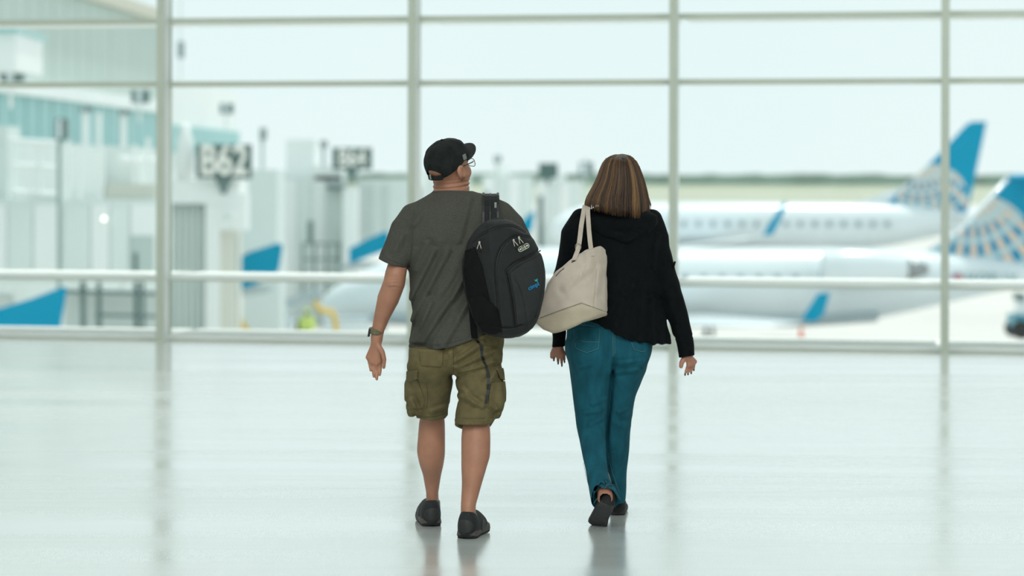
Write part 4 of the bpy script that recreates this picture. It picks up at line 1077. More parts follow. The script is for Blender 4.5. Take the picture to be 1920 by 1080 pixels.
# cap
def to_w(q): return HC + HM @ np.asarray(q, float)
crown_e = ellip((0, -.010, .04), (.088, .110, .098)); crown_i = ellip((0, -.010, .04), (.0815, .1035, .0915))
def capz(q): return q[:, 2] - (.016 + .028 * np.clip((q[:, 1] + .1) / .2, 0, 1.05) - .040 * np.clip((.02 - q[:, 1]) / .12, 0, 1))
def cap_sd(p):
    q = (p - HC) @ HM
    d = smin(crown_e(q), ellip((0, .05, .055), (.07, .055, .07))(q), .03)
    d = d - .001 + .002 * vnoise(q * 38) + .0012 * vnoise(q * 85)
    for a in (0, 60, 120):                                             # panel seams of the crown
        n_ = np.array([cos(R(a)), sin(R(a))]); s_ = q[:, 0] * n_[0] + (q[:, 1] + .008) * n_[1]; d = d + .0018 * np.exp(-(s_ / .0028) ** 2)
    d = smax(d, -crown_i(q), .001)
    d = np.maximum(d, -capz(q))
    op = ((q[:, 0] / .044) ** 2 + ((q[:, 2] + .002) / .03) ** 2 - 1) * .03
    hole = np.maximum(np.maximum(op, q[:, 1] + .05), -(q[:, 2] + .002))
    return np.maximum(d, -hole)
lo = HC - .16; hi = HC + .18
cap_o = obj('cap', sd_mesh(cap_sd, lo, hi, .0032), M_cap, man, smooth=True)
def brim_sd(p):
    q = (p - HC) @ HM; t = (q[:, 1] - .085)
    zc = .052 + .02 * t / .08 - 2.2 * q[:, 0] ** 2
    out = np.sqrt((q[:, 0] / .084) ** 2 + ((q[:, 1] - .065) / .105) ** 2) - 1
    return smax(smax(np.abs(q[:, 2] - zc) - .0032, out * .08, .003), .05 - q[:, 1], .002)
obj('brim', sd_mesh(brim_sd, lo, hi + .03, .003), M_brim, cap_o, smooth=True)
st = []
for a in np.linspace(-.5, .5, 15):
    x_, y_ = .0785 * sin(a * 1.2), -.010 - .099 * cos(a * 1.2); z_ = -.0115 - .0 + .0 * a; st.append(to_w((x_, y_, z_)))
mb = MB(); up = HM @ np.array([0, 0, .0095]); mb.ribbon(st, up, .003); cs = obj('cap_strap', mb.get(), M_cap, cap_o)
bevel(obj('strap_buckle', obox(to_w((-.010, -.112, -.003)), (HM @ np.array([1, 0, 0]), HM @ np.array([0, 1, 0]), HM @ np.array([0, 0, 1])), (.004, .003, .013)), mat('brushed buckle', (150, 152, 148), .35, metal=.9), cs), .001)
pc = np.array([.0835, .022, .052]); nrm = np.array([pc[0] / .085 ** 2, (pc[1] + .008) / .108 ** 2, (pc[2] - .04) / .098 ** 2]); nrm /= np.linalg.norm(nrm)
ax1 = np.cross(nrm, (0, 0, 1)); ax1 /= np.linalg.norm(ax1); ax2 = np.cross(ax1, nrm)
obj('cap_patch', obox(to_w(pc + nrm * .007), (HM @ ax1, HM @ nrm, HM @ ax2), (.012, .0022, .0125)), mat('grey woven patch', (120, 124, 118), .8, var=.12, scale=300), cap_o)
obj('cap_button', sd_mesh(ellip(to_w((0, -.008, .139)), (.008, .008, .005)), to_w((0, -.008, .139)) - .015, to_w((0, -.008, .139)) + .015, .002), M_cap, cap_o, smooth=True)

# glasses
gl = empty('glasses', (0, 0, 0)); gl.parent = man; ORG[gl] = ORG[man]
def rim(s_):
    pts = []
    for a in np.linspace(0, 2 * pi, 29)[:-1]:
        x_ = .026 * np.sign(cos(a)) * abs(cos(a)) ** .6; z_ = .0185 * np.sign(sin(a)) * abs(sin(a)) ** .6
        pts.append(to_w((s_ * .034 + x_, .121 - .18 * (s_ * .034 + x_) ** 2 / .06 * .6, -.002 + z_)))
    return pts
for s_ in (-1, 1):
    pts = rim(s_); mb = MB(); mb.tube(pts + pts[:1], .0016, 6, cap=False); rm = obj('glasses_rim', mb.get(), M_blk, gl)
    mg = MATS.get('clear lens')
    if not mg:
        mg = bpy.data.materials.new('clear lens'); mg.use_nodes = True; MATS['clear lens'] = mg; q_ = mg.node_tree; q_.nodes.remove(q_.nodes['Principled BSDF'])
        t1 = q_.nodes.new('ShaderNodeBsdfTransparent'); g1 = q_.nodes.new('ShaderNodeBsdfGlossy'); g1.inputs['Roughness'].default_value = .02; mm = q_.nodes.new('ShaderNodeMixShader'); mm.inputs[0].default_value = .1
        q_.links.new(t1.outputs[0], mm.inputs[1]); q_.links.new(g1.outputs[0], mm.inputs[2]); q_.links.new(mm.outputs[0], q_.nodes['Material Output'].inputs[0])
    obj('lens', (np.array(pts), [tuple(range(len(pts)))]), mg, rm)
    mb = MB(); mb.tube([to_w((s_ * .061, .106, .008)), to_w((s_ * .074, .085, .010)), to_w((s_ * .082, .02, .012)), to_w((s_ * .083, -.005, .006)), to_w((s_ * .083, -.02, -.008))], [.0026, .0026, .002, .0018, .0016], 6); obj('temple', mb.get(), M_blk, gl)
mb = MB(); mb.tube([to_w((-.009, .12, .006)), to_w((0, .122, .009)), to_w((.009, .12, .006))], .0016, 6); obj('bridge', mb.get(), M_blk, gl)
# ------------------------------------------------------------------ backpack (hangs from one shoulder)
M_pk = mat('charcoal nylon', (24, 26, 27), .68, var=.15, scale=50, bump=.3, bscale=500, spec=.35)
M_pkd = mat('black trim and shaded side nylon', (7, 9, 10), .85, var=.2, scale=60, bump=.3, bscale=500, spec=.2)  # the shade on the pack's side is put into this black
M_pkf = mat('grey ripstop pocket nylon', (32, 35, 36), .66, var=.12, scale=60, bump=.25, bscale=400, spec=.35)
M_zip = mat('black zipper tape', (10, 12, 13), .5)
M_pull = mat('cream cord pull', (206, 200, 178), .6)
YK = 10.66
pack = empty('backpack', (P(942, 632, YK)[0], YK, P(942, 632, YK)[2]), 'black backpack slung from the man\'s right shoulder', 'backpack')
OUT = [(906, 421), (929, 413), (953, 415), (978, 428), (996, 444), (1012, 474), (1019, 500), (1021, 530), (1015, 562), (1007, 598), (994, 618), (966, 632), (937, 632), (906, 624), (890, 600), (880, 572), (872, 540), (868, 500), (876, 462), (890, 436)]
OUT2 = np.array(smooth_poly(OUT, 1))
KP = YK / F
def pack_sd(p, pad=0.0):
    xx, py = to_px(p)
    d2 = poly2(OUT2, xx, py) * KP - .006
    xr = 925 + (py - 520) * .1                                        # ridge between the side and the front panel
    s = (xx - xr) * KP
    yf = YK - .10 + np.where(s < 0, -s * .95, s * .42) + .25 * ((py - 535) / 110.0) ** 2 * .12
    yb = 10.80
    q1 = d2 + .045; q2 = np.maximum((yf - p[:, 1]) * .8, p[:, 1] - yb) + .045
    d = np.minimum(np.maximum(q1, q2), 0) + np.hypot(np.maximum(q1, 0), np.maximum(q2, 0)) - .045
    k = np.abs(d) < .03
    if k.any():
        x, y, q = xx[k], py[k], p[k]
        d[k] += .003 * folds(q, (.6, 0, 1), 22, .3, 5.5) + .0022 * folds(q, (1, 0, -.4), 30, .3, 2.2)
        e = np.zeros(k.sum())
        for poly_, w, am in SEAMS:
            g = np.full(k.sum(), 1e9)
            for (a, b) in zip(poly_[:-1], poly_[1:]):
                ex, ey = b[0] - a[0], b[1] - a[1]; t_ = np.clip(((x - a[0]) * ex + (y - a[1]) * ey) / (ex * ex + ey * ey), 0, 1)
                g = np.minimum(g, np.hypot(x - a[0] - ex * t_, y - a[1] - ey * t_))
            e += am * np.exp(-(g / w) ** 2)
        d[k] += e
    return d
Z_arch = curve_px([(940, 625), (934, 570), (930, 510), (934, 480), (944, 460), (958, 447), (976, 442), (994, 447)], 28)
Z_front = curve_px([(950, 508), (965, 494), (990, 482), (1013, 470)], 12)
Z_side = curve_px([(951, 512), (960, 560), (966, 610)], 10)
Z_rim = curve_px([(886, 456), (902, 441), (930, 428), (960, 424), (984, 436)], 14)
Z_bot = curve_px([(900, 606), (935, 614), (970, 612), (1004, 592)], 12)
Z_pocket = curve_px([(965, 515), (978, 545), (987, 585), (989, 612)], 10)
SEAMS = [(Z_arch, 2.5, .006), (Z_front, 3, .007), (Z_side, 2.5, .005), (Z_rim, 2.5, .006), (Z_bot, 2, .004), (Z_pocket, 2, .003)]
lo, hi = bbox(852, 402, 1032, 645, 10.48, 10.84)
pk = obj('pack_body', sd_mesh(pack_sd, lo, hi, .0036), M_pk, pack, smooth=True)
def pstitch(pts, r=.0022, lift=.001): return MB().tube([surf(pack_sd, q[0], q[1], 10.3, 10.9, lift) for q in pts], r, 6)
for z in (Z_arch, Z_front, Z_rim): obj('zipper', pstitch(z, .0032, .0012).get(), M_zip, pk, smooth=True)
for z in (Z_side, Z_bot, Z_pocket): obj('piping', pstitch(z, .002).get(), M_pkd, pk, smooth=True)
obj('front_pocket', patch(pack_sd, [(956, 512), (985, 492), (1012, 480), (1017, 520), (1010, 570), (1000, 598), (985, 608), (970, 608), (966, 570)], YK, 10.45, 10.75, up=.005, down=.002, h=.003), M_pkf, pk, smooth=True)
obj('side_panel', patch(pack_sd, [(872, 470), (890, 462), (905, 500), (918, 560), (930, 612), (912, 622), (894, 604), (876, 560), (868, 510)], YK, 10.4, 10.84, up=.003, down=.003, h=.0035), M_pkd, pk, smooth=True)
obj('side_pocket', patch(pack_sd, [(878, 560), (905, 552), (935, 580), (942, 622), (925, 628), (905, 622), (888, 600)], YK, 10.4, 10.84, up=.007, down=.001, h=.0035), M_pkd, pk, smooth=True)
# haul handle
hp = [P(898, 434, YK + .06), P(910, 421, YK + .05), P(926, 412, YK + .04), P(944, 411, YK + .04), P(958, 418, YK + .05)]
obj('grab_handle', MB().ribbon(hp, np.array([0, .011, .006]), .006).get(), M_pk, pack)
# shoulder strap over the man's right shoulder, padded, edged black
def strap(pts, half, m_, name, th=.016, par=pack):
    return obj(name, MB().ribbon(pts, half, th).get(), m_, par)
def over(px, lift): return [surf(tee, px, y, YM - .4, YM + .2, lift) for y in (424, 412, 400, 388, 378, 371)] + [m(px, 368, .0) + np.array([0, 0, 0.004]), m(px, 367, .04), m(px + 1, 372, .11), m(px + 2, 400, .165), m(px + 4, 440, .18), m(px + 6, 500, .18)]
c0 = over(920, .012)
sp_ = strap(c0, np.array([15 * UM, 0, 0]), M_pk, 'shoulder_strap')
bevel(sp_, .005, 2)
for dx in (-13.5, 13.5): strap([q + np.array([dx * UM, -.003, .003]) for q in c0], np.array([2.0 * UM, 0, 0]), M_zip, 'strap_edge', .02, sp_)
strap([q + np.array([-1 * UM, -.006, .005]) for q in c0[:8]], np.array([1.0 * UM, 0, 0]), M_zip, 'strap_seam', .012, sp_)
tg = c0[3] + np.array([9 * UM, -.011, .004])
bevel(obj('strap_tag', obox(tg, ((1, 0, 0), (0, 1, .2), (0, -.2, 1)), (.0048, .002, .0165)), mat('silver tag', (170, 172, 168), .4, metal=.5), sp_), .001)
# loose second strap: lies under the pack, webbing tail hangs over the shorts
lw = [surf(tee, x, y, YM - .4, YM + .1, .006) for x, y in ((884, 560), (886, 590), (888, 615), (890, 634))]
lw2 = [surf(shorts, x, y, YM - .4, YM + .1, .006) for x, y in curve_px([(895, 640), (902, 648), (904, 668), (909, 682), (915, 698), (916, 720), (914, 740), (911, 757)], 20)]
obj('lower_strap', MB().ribbon(lw, np.array([6 * UM, 0, 0]), .008).get(), M_pkd, pack)
obj('webbing_tail', MB().ribbon(lw[-1:] + lw2, [np.array([2.6 * UM, 0, .0])] * (len(lw2) + 1), .0025).get(), M_zip, pack)
# zip pulls: slider, cord loop
for (x, y, ang) in ((899, 455, -6), (963, 451, 28), (973, 446, 28)):
    c = surf(pack_sd, x, y, 10.3, 10.9, .006); r_ = R(ang)
    zp = obj('zip_slider', sd_mesh(ellip(c, (.0055, .005, .0075)), c - .012, c + .012, .0018), mat('silver tag', (170, 172, 168), .4, metal=.5), pk, smooth=True)
    def q2(dx, dy): 
        X, Y_ = dx * cos(r_) + dy * sin(r_) * .9, dy * cos(r_) - dx * sin(r_) * .2
        return surf(pack_sd, x + X, y + Y_, 10.3, 10.9, .008)
    obj('cord_pull', MB().tube([q2(0, 0), q2(-2.2, 6), q2(-3.4, 12)], .0014, 6).get(), M_pull, zp)
    obj('cord_pull', MB().tube([q2(0, 0), q2(2.6, 6), q2(4.2, 11)], .0014, 6).get(), M_pull, zp)
    obj('pull_grip', MB().tube([q2(-3.4, 12), q2(-2.6, 15.5), q2(1, 17), q2(4, 15), q2(4.2, 11)], .0016, 6).get(), M_zip, zp)
# badge: four outlined letters in a rounded frame, and the blue print with its leaf mark
def frame_on(px, py, ang):
    o0 = surf(pack_sd, px, py, 10.3, 10.9, .0); a_ = R(ang)
    dx, dy = cos(a_) * 9, -sin(a_) * 9
    ex = surf(pack_sd, px + dx, py + dy, 10.3, 10.9) - surf(pack_sd, px - dx, py - dy, 10.3, 10.9); ex /= np.linalg.norm(ex)
    ez = surf(pack_sd, px - dy * -1 * 0 + sin(-a_) * 6, py - cos(a_) * 6, 10.3, 10.9) - surf(pack_sd, px - sin(-a_) * 6, py + cos(a_) * 6, 10.3, 10.9)
    ez = ez - ex * (ez @ ex); ez /= np.linalg.norm(ez)
    return o0, ex, ez, np.cross(ex, ez)
o0, ex, ez, en = frame_on(981, 464.5, 28)
M_cream = mat('cream badge rubber', (206, 208, 188), .5)
bdg = empty('badge', (0, 0, 0)); bdg.parent = pack; ORG[bdg] = ORG[pack]
def rrect(w, h, r, n=6):
    return [(sx * (w - r) + r * cos(a), sz * (h - r) + r * sin(a)) for sx, sz, a0 in ((1, 1, 0), (-1, 1, 90), (-1, -1, 180), (1, -1, 270)) for a in np.linspace(R(a0), R(a0 + 90), n)]
def on(u, v, l): return o0 + ex * u + ez * v + en * l
def loop_(cx, cz, w, h, r, t, l=.005):
    pts = [on(cx + a, cz + b, l) for a, b in rrect(w, h, r)]; return MB().tube(pts + pts[:1], t, 6, cap=False).get()
obj('badge_plate', MB().hexa([on(a, b, .001) for a, b in rrect(.0275, .0088, .0085)], [on(a, b, .0045) for a, b in rrect(.0275, .0088, .0085)]).get(), M_zip, bdg)
obj('badge_frame', loop_(0, 0, .0285, .0098, .0095, .0013), M_cream, bdg)
for cx in (-.0185, .0185):
    pl = [(cx + a, b) for a, b in rrect(.0045, .0034, .0015)]
    obj('badge_letter', MB().hexa([on(a, b, .004) for a, b in pl], [on(a, b, .0062) for a, b in pl]).get(), M_cream, bdg)
obj('badge_letter', MB().tube([on(a, b, .0055) for a, b in ((.0, .0038), (-.007, .0038), (-.007, -.0038), (.0005, -.0038), (.0005, -.0002), (-.003, -.0002))], .001, 5).get(), M_cream, bdg)
obj('badge_letter', MB().tube([on(a, b, .0055) for a, b in ((.0068, .0062), (.0068, -.0062))], .0011, 5).get(), M_cream, bdg)
for u in (-.0102, .0042, .0098): obj('badge_divider', MB().tube([on(u, .0085, .0052), on(u, -.0085, .0052)], .0007, 5).get(), M_cream, bdg)
o1, ex1, ez1, en1 = frame_on(999, 536.5, 28)
M_prn = mat('bright blue embroidery', (0, 138, 196), .6)
M_prn2 = mat('teal embroidery', (60, 178, 168), .6)
lg_ = empty('printed_mark', (0, 0, 0)); lg_.parent = pack; ORG[lg_] = ORG[pack]
obj('lettering', text_vf('cimpl', .0265, o1 + en1 * .008, ex1, ez1, .003, .0), M_prn, lg_)
for (u, v, r_) in ((.0235, .017, .0), (.0265, .0185, .3), (.0205, .0185, -.3)):
    b0 = o1 + ex1 * u + ez1 * (v - .006) + en1 * .008; b1 = b0 + (ez1 * .011 + ex1 * .011 * r_)
    obj('leaf_mark', MB().tube([b0, (b0 + b1) / 2, b1], [.0008, .0021, .0004], 6).get(), M_prn2, lg_)
# ------------------------------------------------------------------ the woman
YW = 11.3
UW = YW / F
def w(px, py, dy=0.0): return P(px, py, YW + dy)
M_jkt = mat('black knit jacket', (5, 10, 12), .95, var=.25, scale=60, bump=.25, bscale=300, spec=.2)
M_jean = mat('teal blue denim', (22, 82, 97), .88, var=.22, scale=26, stretch=(1, 1, .35), bump=.3, bscale=420, spec=.2)
M_jthr = mat('pale denim thread', (92, 118, 118), .8)
M_flat = mat('black suede shoe', (26, 27, 27), .85, var=.2, scale=60)
M_flsole = mat('dark grey shoe sole', (52, 52, 52), .85, var=.15, scale=40)
woman = empty('person', (w(1150, 980)[0], YW, 0), 'person with shoulder length brown hair, black hooded jacket and blue jeans', 'person')
whead, WM, WC = head_sd(w(1163, 336, .03), 3, -2, 0, k=.95)
wtorso = stack([(380, 1142, 1182, .02, .05), (396, 1110, 1208, .01, .075), (415, 1082, 1228, 0, .095), (450, 1078, 1228, 0, .105), (520, 1082, 1218, 0, .11), (570, 1080, 1222, 0, .115), (620, 1080, 1212, 0, .12), (650, 1085, 1200, 0, .11), (672, 1105, 1180, .0, .06)], YW)
wneck = stack([(352, 1144, 1182, .02, .05), (384, 1142, 1184, .015, .052), (400, 1130, 1196, .01, .06)], YW)
WLEG_L = [(670, 1080, 1138, .0, .08), (720, 1078, 1140, -.01, .085), (795, 1088, 1132, -.03, .062), (864, 1102, 1134, -.14, .05), (905, 1116, 1146, -.22, .04), (930, 1120, 1149, -.27, .036), (942, 1121, 1149, -.275, .036)]
WLEG_R = [(670, 1160, 1202, .0, .08), (720, 1150, 1196, .03, .085), (778, 1145, 1180, .06, .062), (828, 1144, 1174, .1, .056), (881, 1144, 1168, .16, .045), (932, 1150, 1170, .22, .035), (955, 1152, 1172, .24, .04)]
wl_, wr_ = stack(WLEG_L, YW), stack(WLEG_R, YW)
wal = chain([w(1092, 412), w(1072, 466), w(1058, 520, .0), w(1050, 580, .03), w(1048, 640, .06), w(1047, 656, .065)], [.034, .036, .034, .03, .022, .02])
war = chain([w(1222, 414), w(1234, 468), w(1252, 535, -.01), w(1270, 590, .0), w(1286, 645, .02), w(1290, 668, .025)], [.034, .036, .034, .03, .022, .02])
hk = [w(1039.5, 664, .075), w(1046, 667, .07), w(1052.5, 667, .07), w(1058, 663, .072)]
ht = [w(1038.5, 674, .07), w(1046.5, 680, .062), w(1053.5, 684, .06), w(1058.5, 677, .062)]
whl = hand_sd(w(1047, 650, .065), hk, ht, [w(1040, 655, .075), w(1036, 662, .085), w(1035, 669, .09)], palm_r=.0115, fr=.007)
rk = [w(1291, 684, .03), w(1296, 684, .04), w(1300, 682, .05), w(1303, 678, .06)]
rt = [w(1284.5, 701, .02), w(1290, 700, .03), w(1296, 698, .045), w(1301, 692, .055)]
whr = hand_sd(w(1290, 666, .03), rk, rt, [w(1283, 672, .02), w(1278, 680, .012), w(1277, 687, .01)], palm_r=.0118, fr=.007)
_M = rot(4, -36, 0); _l = R(24); _M = np.array([[cos(_l), 0, sin(_l)], [0, 1, 0], [-sin(_l), 0, cos(_l)]]) @ _M
_tp = np.array([P(1119, 984, 11.12)[0], 11.13, .012])
def in_shoe(v): return _tp + _M @ ((np.array(v) - np.array([0, .21, 0])) * .25 / .285)
ftl = chain([w(1135, 935, -.275), in_shoe((0, .06, .085)), in_shoe((0, .12, .055)), in_shoe((0, .2, .04))], [.03, .026, .025, .02])
def woman_body(p):
    d = smin(wtorso(p), wneck(p), .03); d = smin(d, whead(p), .03)
    d = smin(d, smin(wl_(p), wr_(p), .004), .01); d = smin(d, ftl(p), .015)
    d = smin(d, smin(wal(p), whl(p), .012), .02); return smin(d, smin(war(p), whr(p), .012), .02)
lo, hi = bbox(1024, 292, 1316, 985, YW - .3, YW + .35)
obj('body', sd_mesh(woman_body, lo, hi, .0045), M_skin2, woman, smooth=True)
for pts in (ht, rt):                                         # painted nails
    for q in pts: obj('nail', sd_mesh(ellip(q + np.array([0, 0, -.003]), (.0042, .0042, .0075)), q - .014, q + .012, .002), mat('dark nail varnish', (60, 30, 34), .25), woman, smooth=True)

# jacket
JT = [(384, 1130, 1200, .01, .075), (394, 1104, 1214, .01, .1), (404, 1086, 1231, .005, .115), (418, 1070, 1241, 0, .125), (440, 1063, 1244, 0, .13), (480, 1063, 1240, 0, .135), (520, 1065, 1236, 0, .137), (560, 1068, 1239, 0, .145), (590, 1069, 1247, 0, .155), (620, 1070, 1253, 0, .162), (650, 1072, 1258, 0, .168), (672, 1072, 1261, 0, .17)]
jt = stack(JT, YW)
jal = chain([w(1090, 410), w(1074, 440), w(1071, 468), w(1061, 515, .0), w(1052, 570, .02), w(1049, 612, .045), w(1048.5, 655, .06)], [20 * UW, 22 * UW, 22.5 * UW, 22 * UW, 18.5 * UW, 14.5 * UW, 13 * UW])
jar = chain([w(1222, 412), w(1231, 446), w(1232, 468), w(1244, 505), w(1254, 539, -.01), w(1267, 582, .0), w(1283, 630, .015), w(1289, 672, .025)], [20 * UW, 22 * UW, 23 * UW, 22 * UW, 21.5 * UW, 19 * UW, 15 * UW, 14 * UW])
JH = np.array([(1040, 590), (1090, 598), (1120, 607), (1154, 627), (1180, 638), (1200, 643), (1224, 646.5), (1257, 644), (1270, 643)], float)
def jacket(p):
    xx, py = to_px(p)
    b = smax(jt(p), (py - np.interp(xx, JH[:, 0], JH[:, 1])) * UW, .004)
    a = np.maximum(jal(p), (py - 651) * UW); c = np.maximum(jar(p), (py - (668 - (xx - 1287) * .12)) * UW)
    d = smin(smin(b, a, .015), c, .02)
    def fine(q):
        x, y = to_px(q); low = np.clip((y - 460) / 120, 0, 1)
        e = (.006 * folds(q, (1, 0, .12), 15, .12, 6.6) + .004 * folds(q, (1, 0, -.3), 34, .2, 3.3)) * (.25 + .75 * low) + .0035 * folds(q, (.5, 0, 1), 24, .3, 7.1)
        e += creases(x, y, 1, ((1200, 640, 1206, 540, .007), (1225, 644, 1222, 560, .007), (1172, 630, 1185, 540, .005), (1240, 642, 1238, 570, .006), (1226, 500, 1234, 440, .008), (1268, 600, 1252, 545, .004), (1150, 610, 1170, 560, .006)), 5, 9, 5)
        e += .003 * np.exp(-((np.abs(y - 631 + (x - 1284) * .1)) / 1.6) ** 2) * (x > 1258) + .003 * np.exp(-(np.abs(y - 619) / 1.6) ** 2) * (x < 1066)
        return e
    return near_only(p, d, fine, .035)
lo, hi = bbox(1022, 376, 1320, 680, YW - .25, YW + .25)
jk = obj('jacket', sd_mesh(jacket, lo, hi, .0044), M_jkt, woman, smooth=True)
hood1 = ellip(w(1166, 418, -.075), (66 * UW, .075, 27 * UW), rot(0, 0, -6)); hood2 = ellip(w(1160, 404, .0), (56 * UW, .1, 14 * UW), rot(0, 0, -8))
hbr = chain([w(1236, 413, -.03), w(1210, 432, -.1), w(1172, 448, -.13), w(1130, 436, -.12), w(1098, 410, -.08)], [.011, .018, .02, .018, .013])
def hood(p):
    d = smin(hood1(p), hood2(p), .03); d = smin(d, hbr(p), .014)
    return near_only(p, d, lambda q: .006 * folds(q, (.3, 0, 1), 26, .25, 2.9) + .003 * folds(q, (-.3, 0, 1), 50, .25, 1.9), .03)
lo, hi = bbox(1082, 372, 1252, 462, YW - .22, YW + .16)
obj('hood', sd_mesh(hood, lo, hi, .004), M_jkt, jk, smooth=True)
tb2 = surf(jacket, 1262, 497, YW - .3, YW + .2)
obj('sleeve_tab', obox(tb2 + np.array([.004, .0, 0]), ((1, 0, -.3), (0, 1, 0), (.3, 0, 1)), (.004, .012, .018)), M_jkt, jk)

# jeans
JL = [(640, 1061, 1146, .0, .125), (662, 1061, 1149, -.005, .13), (686, 1066.5, 1150, -.008, .125), (720, 1071, 1147, -.01, .11), (745, 1074, 1144.5, -.015, .1), (780, 1079, 1141, -.03, .086), (795, 1080.5, 1139.5, -.035, .082), (813, 1084, 1138, -.06, .08), (864, 1094, 1141, -.15, .072), (887, 1099, 1143.5, -.2, .07), (914, 1104, 1152, -.245, .07), (941, 1108.5, 1163, -.28, .07), (962, 1111, 1166, -.29, .07)]
JR = [(640, 1142, 1224, .0, .125), (662, 1145, 1219, .0, .13), (686, 1138, 1213.5, .005, .12), (720, 1130, 1201, .02, .105), (748, 1126, 1190.5, .035, .095), (778, 1124, 1185.5, .055, .085), (828, 1122, 1181, .09, .078), (881, 1124, 1175.5, .14, .07), (932, 1130, 1173.5, .19, .066), (950, 1134, 1171, .2, .066)]
jl, jr = stack(JL, YW), stack(JR, YW); jli, jri = stack(JL, YW, -.008), stack(JR, YW, -.008)
jp = stack([(590, 1068, 1222, 0, .125), (620, 1063, 1224, 0, .135), (655, 1062, 1221, 0, .135), (680, 1075, 1208, 0, .115), (700, 1110, 1180, 0, .09)], YW)
bt1, bt2 = ellip(w(1106, 664, -.07), (.088, .085, .1)), ellip(w(1184, 660, -.07), (.082, .085, .1))
def jeans(p):
    xx, py = to_px(p)
    a, b = jl(p), jr(p)
    hemL = np.interp(xx, [1104, 1109, 1117, 1128, 1140, 1150, 1160, 1168], [936, 943, 953, 930, 915, 920, 935, 952])
    hemL = hemL + np.clip((p[:, 1] - (YW - .28)) / .05, 0, 1) * np.clip(953 - hemL, 0, 40)
    hemR = np.interp(xx, [1136, 1150, 1169, 1175], [944, 947, 944, 936])
    a = np.maximum(smax(a, (py - hemL) * UW, .003), np.where(py > hemL - 30, -jli(p), -1))
    b = np.maximum(smax(b, (py - hemR) * UW, .003), np.where(py > hemR - 20, -jri(p), -1))
    d = smin(a, b, .006); d = smin(d, jp(p), .02); d = smin(d, bt1(p), .035); d = smin(d, bt2(p), .035)
    k = np.abs(d) < .03
    if k.any():
        q, x, y = p[k], xx[k], py[k]
        knee = np.exp(-((y - 785) / 34) ** 2)
        knee = knee * (np.exp(-((x - 1112) / 20) ** 2) + np.exp(-((x - 1164) / 13) ** 2))
        e = (.011 * folds(q, (.25, 0, 1), 34, .22, 4.4) + .006 * folds(q, (-.35, 0, 1), 46, .25, 8.2)) * knee
        gx = np.interp(y, [660, 690, 745, 813, 870, 910], [1150, 1150, 1145, 1138.5, 1141.5, 1149]); e += .022 * np.exp(-((x - gx) / 3.2) ** 2) * (y > 668) * (y < 908) * np.clip((y - 668) / 20, 0, 1) + .0022 * folds(q, (.3, 0, 1), 22, .3, 5.9)
        e += .004 * np.exp(-(np.abs(x - 1149 - (y - 640) * .02) / 2.0) ** 2) * (y < 690) * (y > 600)
        e += creases(x, y, 1, ((1100, 776, 1132, 768, .005), (1106, 796, 1130, 786, .005), (1110, 758, 1140, 748, .004), (1160, 774, 1176, 768, .004), (1084, 690, 1110, 684, .004), (1160, 682, 1205, 676, .004), (1136, 935, 1120, 880, .004), (1145, 905, 1150, 850, .005), (1156, 700, 1195, 694, .004)), 3.5, 6, 3.5)
        d[k] += e
    return d
lo, hi = bbox(1050, 582, 1236, 972, YW - .3, YW + .32)
jn = obj('jeans', sd_mesh(jeans, lo, hi, .0042), M_jean, woman, smooth=True)
for pl, st_ in (([(1073, 613), (1127, 612), (1124, 656), (1100, 664), (1078, 655)], [(1075, 617), (1080, 653), (1100, 661), (1122, 654), (1125, 617)]),
                ([(1182, 640), (1224, 641), (1220, 655), (1205, 663), (1187, 656)], [(1184, 642), (1189, 655), (1205, 660), (1218, 654), (1221, 645)])):
    pko = obj('back_pocket', patch(jeans, pl, YW, YW - .3, YW, up=.0028, down=.003), M_jean, jn, smooth=True)
    obj('pocket_stitch', stitch(jeans, st_, YW - .4, YW + .1, .0009, .0035).get(), M_jthr, pko)
obj('pocket_stitch', stitch(jeans, [(1079, 636), (1098, 641), (1124, 641)], YW - .4, YW + .1, .0009, .0035).get(), M_jthr, jn)
for pts in ([(1149, 618), (1149.5, 640), (1150, 668)], [(1152.5, 628), (1152.8, 645), (1153, 664)], [(1070, 607), (1100, 610), (1150, 618)], [(1094, 868), (1102, 905), (1110, 932)], [(1140, 850), (1148, 885), (1162, 925)], [(1113, 944), (1128, 924), (1140, 909), (1152, 914), (1164, 938)]):
    obj('seam', stitch(jeans, pts, YW - .45, YW + .25, .0009, .0005, True).get(), M_jthr, jn)

# shoes: rear foot rolled up on its toe, front foot flat
fm = (M_flat, M_flsole, M_flsole, None)
tp = P(1119, 984, 11.12)
add_shoe(woman, 'shoe', dict(pos=(tp[0], 11.13, .012), yaw=4, pitch=-36, lean=24, L=.25, toe_origin=True), mats=fm)
add_shoe(woman, 'shoe', dict(pos=(P(1158, 966, 11.5)[0], 11.49, 0), yaw=4, L=.232), mats=fm)

